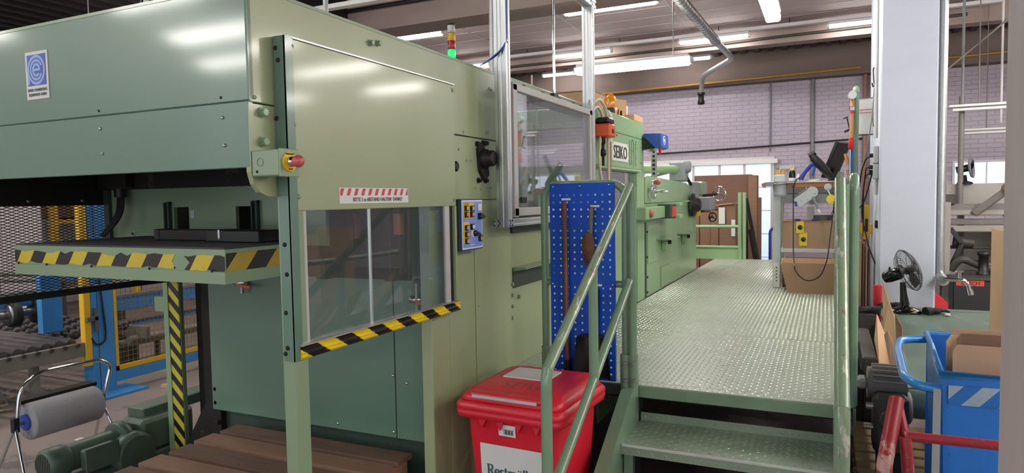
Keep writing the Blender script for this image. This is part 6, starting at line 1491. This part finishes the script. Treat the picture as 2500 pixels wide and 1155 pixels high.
ar = thing('absorbent_roll', 'thick grey speckled absorbent mat roll hanging in the chrome stand', 'roll', (-4.9, 2.95, .22))
part('mat_roll', MB().lathe((-4.9, 2.69, .35), (0, 1, 0), [(.04, 0), (.115, 0), (.125, .01), (.125, .47), (.115, .48), (.04, .48)], 34), 'roll_grey', ar)
part('core', MB().cyl((-4.9, 2.675, .35), (-4.9, 2.69, .35), .055, seg=18), 'logo_blue', ar)

# ================================================================== left background: roller conveyor behind a fence
LX = -6.3
ro = thing('roller_conveyor', 'steel roller conveyor on the left behind the yellow post', 'conveyor', (-7.5, 3.2, 0))
part('side_rail', MB().box(LX-.02, LX+.02, 1.6, 4.0, .40, .53, c=.004), 'machine_grey', ro)
part('side_rail', MB().box(-9.0, -8.96, 1.6, 4.0, .40, .53, c=.004), 'machine_grey', ro)
rol = share('roller', MB().cyl((-2.55, 0, 0), (-.05, 0, 0), .042, seg=16), 'roller_steel'); axl = share('axle_end', MB().cyl((-.03, 0, 0), (.035, 0, 0), .018, seg=10), 'roller_dark')
for i in range(20):
    y = 1.70+i*.117
    piece('roller', rol, (LX-.02, y, .53), ro); piece('axle_end', axl, (LX, y, .515), ro)
for y in (1.9, 3.6):
    for x in (LX-.1, -8.9): part('leg', MB().box(x-.03, x+.03, y-.03, y+.03, 0, .41), 'machine_grey', ro)
sw = thing('skate_wheel_bed', 'bed of small dark conveyor wheels behind the steel rollers', 'conveyor', (-7.6, 4.2, .4))
whl = share('skate_wheel', MB().lathe((0, 0, 0), (1, 0, 0), [(.02, 0), (.05, .004), (.052, .02), (.05, .036), (.02, .04)], 14), 'roller_dark')
for j in range(6):
    part('wheel_axle', MB().cyl((-9, 4.08+j*.13, .53), (-6.75, 4.08+j*.13, .53), .010, seg=8), 'steel', sw)
    for i in range(11): piece('skate_wheel', whl, (-8.9+i*.2+(j % 2)*.1, 4.08+j*.13, .53), sw)
part('bed_frame', MB().box(-9.05, -6.6, 4.0, 4.04, .38, .50).box(-9.05, -6.6, 4.86, 4.9, .38, .50), 'machine_grey', sw)
part('bed_leg', MB().box(-9, -8.94, 4.4, 4.46, 0, .4).box(-6.72, -6.66, 4.4, 4.46, 0, .4), 'machine_grey', sw)
lc = thing('lifting_carriage', 'blue lifting carriage with disc rollers above the conveyor', 'carriage', (-7.2, 3.4, .7))
part('long_beam', MB().box(-7.0, -6.94, 3.05, 4.05, .86, .98, c=.004), 'frame_blue', lc)
part('beam_flange', MB().box(-7.05, -6.9, 3.05, 4.1, .98, .995), 'steel', lc)
part('cross_beam', MB().box(-8.8, -6.85, 2.72, 2.92, .74, .84, c=.004), 'rail_blue', lc)
part('cross_beam', MB().box(-8.8, -6.95, 2.70, 2.96, .86, .98, c=.004), 'frame_blue', lc)
part('bracket', MB().prism([(2.7, .74), (3.22, .70), (3.20, .62), (2.7, .62)], 'X', -6.95, -6.88), 'rail_blue', lc)
part('drive_shaft', MB().cyl((-6.92, 3.1, .80), (-6.92, 4.0, .80), .04, seg=14), 'steel', lc)
for y in (3.2, 3.45, 3.7, 3.92): part('disc_roller', MB().lathe((-6.92, y, .80), (0, 1, 0), [(.05, 0), (.115, 0), (.118, .02), (.118, .07), (.09, .08), (.05, .08)], 24), 'black_rubber', lc)
for y in (3.18, 3.43, 3.68): part('disc_face', MB().lathe((-6.92, y, .80), (0, 1, 0), [(.05, 0), (.10, 0), (.10, .02)], 24), 'steel', lc)
part('end_plate', MB().box(-6.75, -6.68, 3.85, 4.05, .60, 1.16, c=.01), 'frame_blue', lc)
part('upper_tube', MB().cyl((-8.8, 3.4, 1.08), (-6.9, 4.2, 1.08), .03).cyl((-8.8, 3.7, 1.12), (-6.9, 4.4, 1.12), .03), 'machine_grey', lc)
fe = thing('safety_fence', 'blue and yellow safety fence with wire grid behind the feeder post', 'fence', (LX, 4.6, 0))
part('yellow_post', MB().box(LX-.04, LX+.03, 3.99, 4.055, .30, 2.4, c=.004), 'yellow', fe)
bpst = part('blue_post', MB().box(LX-.12, LX+.02, 4.06, 4.285, 0, 2.4, c=.004), 'frame_blue', fe)
part('post_groove', B(LX+.02, LX+.022, 4.12, 4.126, .05, 2.2), 'machine_dark', bpst)
part('foot_plate', MB().box(LX-.1, LX+.25, 4.0, 4.45, 0, .02), 'frame_blue', fe)
part('post_cable', T([(LX+.03, 4.15, 1.1), (LX+.03, 4.17, .85), (LX+.03, 4.19, .6), (LX+.03, 4.18, .5), (LX+.03, 4.09, .48), (LX+.03, 4.05, .56)], .008, 6, bend=.06), 'black_rubber', fe)
part('latch', MB().box(LX+.0, LX+.05, 4.0, 4.12, .72, .76, c=.004).box(LX+.02, LX+.05, 4.08, 4.11, .62, .84), 'steel', fe)
part('bottom_rail', MB().box(LX-.03, LX+.02, 4.285, 6.5, .085, .185, c=.003), 'frame_blue', fe)
part('frame_yellow', MB().box(LX-.015, LX+.015, 4.29, 6.5, .19, .235).box(LX-.015, LX+.015, 4.29, 4.32, .19, 2.2).box(LX-.015, LX+.015, 4.29, 6.5, 2.17, 2.2), 'yellow', fe)
gw = MB()
for i in range(44): gw.box(LX-.002, LX+.002, 4.33+i*.049, 4.333+i*.049, .235, 2.17)
for j in range(40): gw.box(LX-.002, LX+.002, 4.32, 6.5, .26+j*.049, .263+j*.049)
part('wire_grid', gw, 'hose_tan', fe, kind='stuff')
# beams and pipes behind the fence
for k, (x, z, h, m, lb) in enumerate(((-7.2, .62, .16, 'frame_blue', 'wide blue beam behind the wire grid fence'), (-7.6, .98, .10, 'frame_blue', 'upper blue beam behind the wire grid fence'), (-7.1, .45, .06, 'frame_blue', 'narrow blue beam low behind the wire grid fence'))):
    t = thing('blue_beam', lb, 'beam', (x, 5.6, 0), 'blue beams behind the fence')
    part('beam', MB().box(x-.03, x+.03, 4.6, 9, z, z+h, c=.004), m, t); part('beam_cap', MB().box(x-.06, x+.06, 4.6, 9, z+h, z+h+.02), 'steel', t)
    for y in (5.0, 8.0): part('stand', MB().box(x-.03, x+.03, y-.03, y+.03, 0, z), 'machine_dark', t)
for k, (x, z, lb) in enumerate(((-6.75, .36, 'front grey pipe lying low behind the fence'), (-6.93, .30, 'second grey pipe lying low behind the fence'), (-7.3, .25, 'third grey pipe lying low behind the fence'), (-8.2, 1.12, 'brown pipe rail above the blue beams'), (-8.6, 1.25, 'upper brown pipe rail above the blue beams'))):
    t = thing('long_pipe', lb, 'pipe', (x, 6, 0), 'pipes behind the fence')
    part('tube', MB().cyl((x, 4.75, z), (x, 9.5, z), .045, seg=12), 'machine_grey' if k < 3 else 'pipe_brown', t)
    for y in (5.2, 8.2): part('trestle', MB().box(x-.02, x+.02, y, y+.05, 0, z-.04), 'machine_dark', t)
# rack with board stacks at the far left
rk_ = thing('storage_rack', 'yellow and brown storage rack with board stacks at the far left', 'rack', (-11.5, 7.5, 0))
for y in (6.9, 7.6, 8.3, 9.0): part('upright', MB().box(-11.55, -11.45, y-.05, y+.05, 0, 3.2), 'yellow' if y in (6.9, 8.3) else 'pipe_brown', rk_)
for z in (.7, 1.52, 2.3): part('shelf_beam', MB().box(-11.52, -11.48, 6.9, 9.0, z, z+.09), 'yellow', rk_)
rs_ = random.Random(5)
for z in (.79, 1.61): part('shelf_deck', MB().box(-12.4, -11.48, 6.9, 9.0, z-.02, z), 'machine_grey', rk_)
for y in (6.92, 8.98): part('rear_upright', MB().box(-12.4, -12.32, y-.04, y+.04, 0, 3.2), 'pipe_brown', rk_)
for z in (.79, 1.61):
    for k in range(4):
        y = 6.98+k*.5; h_ = rs_.uniform(.15, .42)
        t = solo('board_stack', MB().box(-12.3, -11.55, y, y+rs_.uniform(.3, .44), z, z+h_, c=.006), ('card_dark', 'white', 'wood', 'card')[k % 4], ('brown', 'white', 'wooden', 'tan')[k % 4]+' board stack on the '+('lower' if z < 1 else 'upper')+' shelf of the far left rack', 'stack', (-11.9, y+.2, z), 'stacks on the rack')
ws = thing('white_partition', 'white partition panels at the far left behind the rollers', 'partition', (-10.5, 5.2, 0))
for k in range(3): part('panel', MB().box(-10.52, -10.48, 4.3+k*.62, 4.88+k*.62, 0, 2.6, c=.004), 'wall_white', ws)
part('panel_foot', MB().box(-10.6, -10.4, 4.3, 6.1, 0, .05), 'machine_grey', ws)
# offcuts on the floor
rf = random.Random(8)
for k in range(22):
    u = rf.random(); x = -6.5-rf.random()*.45; y = 3.35+u*.95; a = rf.uniform(0, PI); w, l = rf.uniform(.02, .05), rf.uniform(.05, .12)
    Mz = Matrix.Rotation(a, 3, 'Z')
    o = solo('cardboard_scrap', MB().obox((x, y, .004+k*.0012), (l/2, w/2, .002), Mz), ('card_light', 'card', 'hose_beige')[k % 3], 'pale cardboard scrap on the floor under the roller conveyor', 'scrap', (x, y, 0), 'scraps under the roller conveyor')
solo('cardboard_scrap', MB().obox((-5.95, 4.55, .012), (.03, .025, .012), Matrix.Rotation(.5, 3, 'Z')), 'card_light', 'single pale cardboard scrap on the floor before the fence', 'scrap', (-5.95, 4.55, 0))
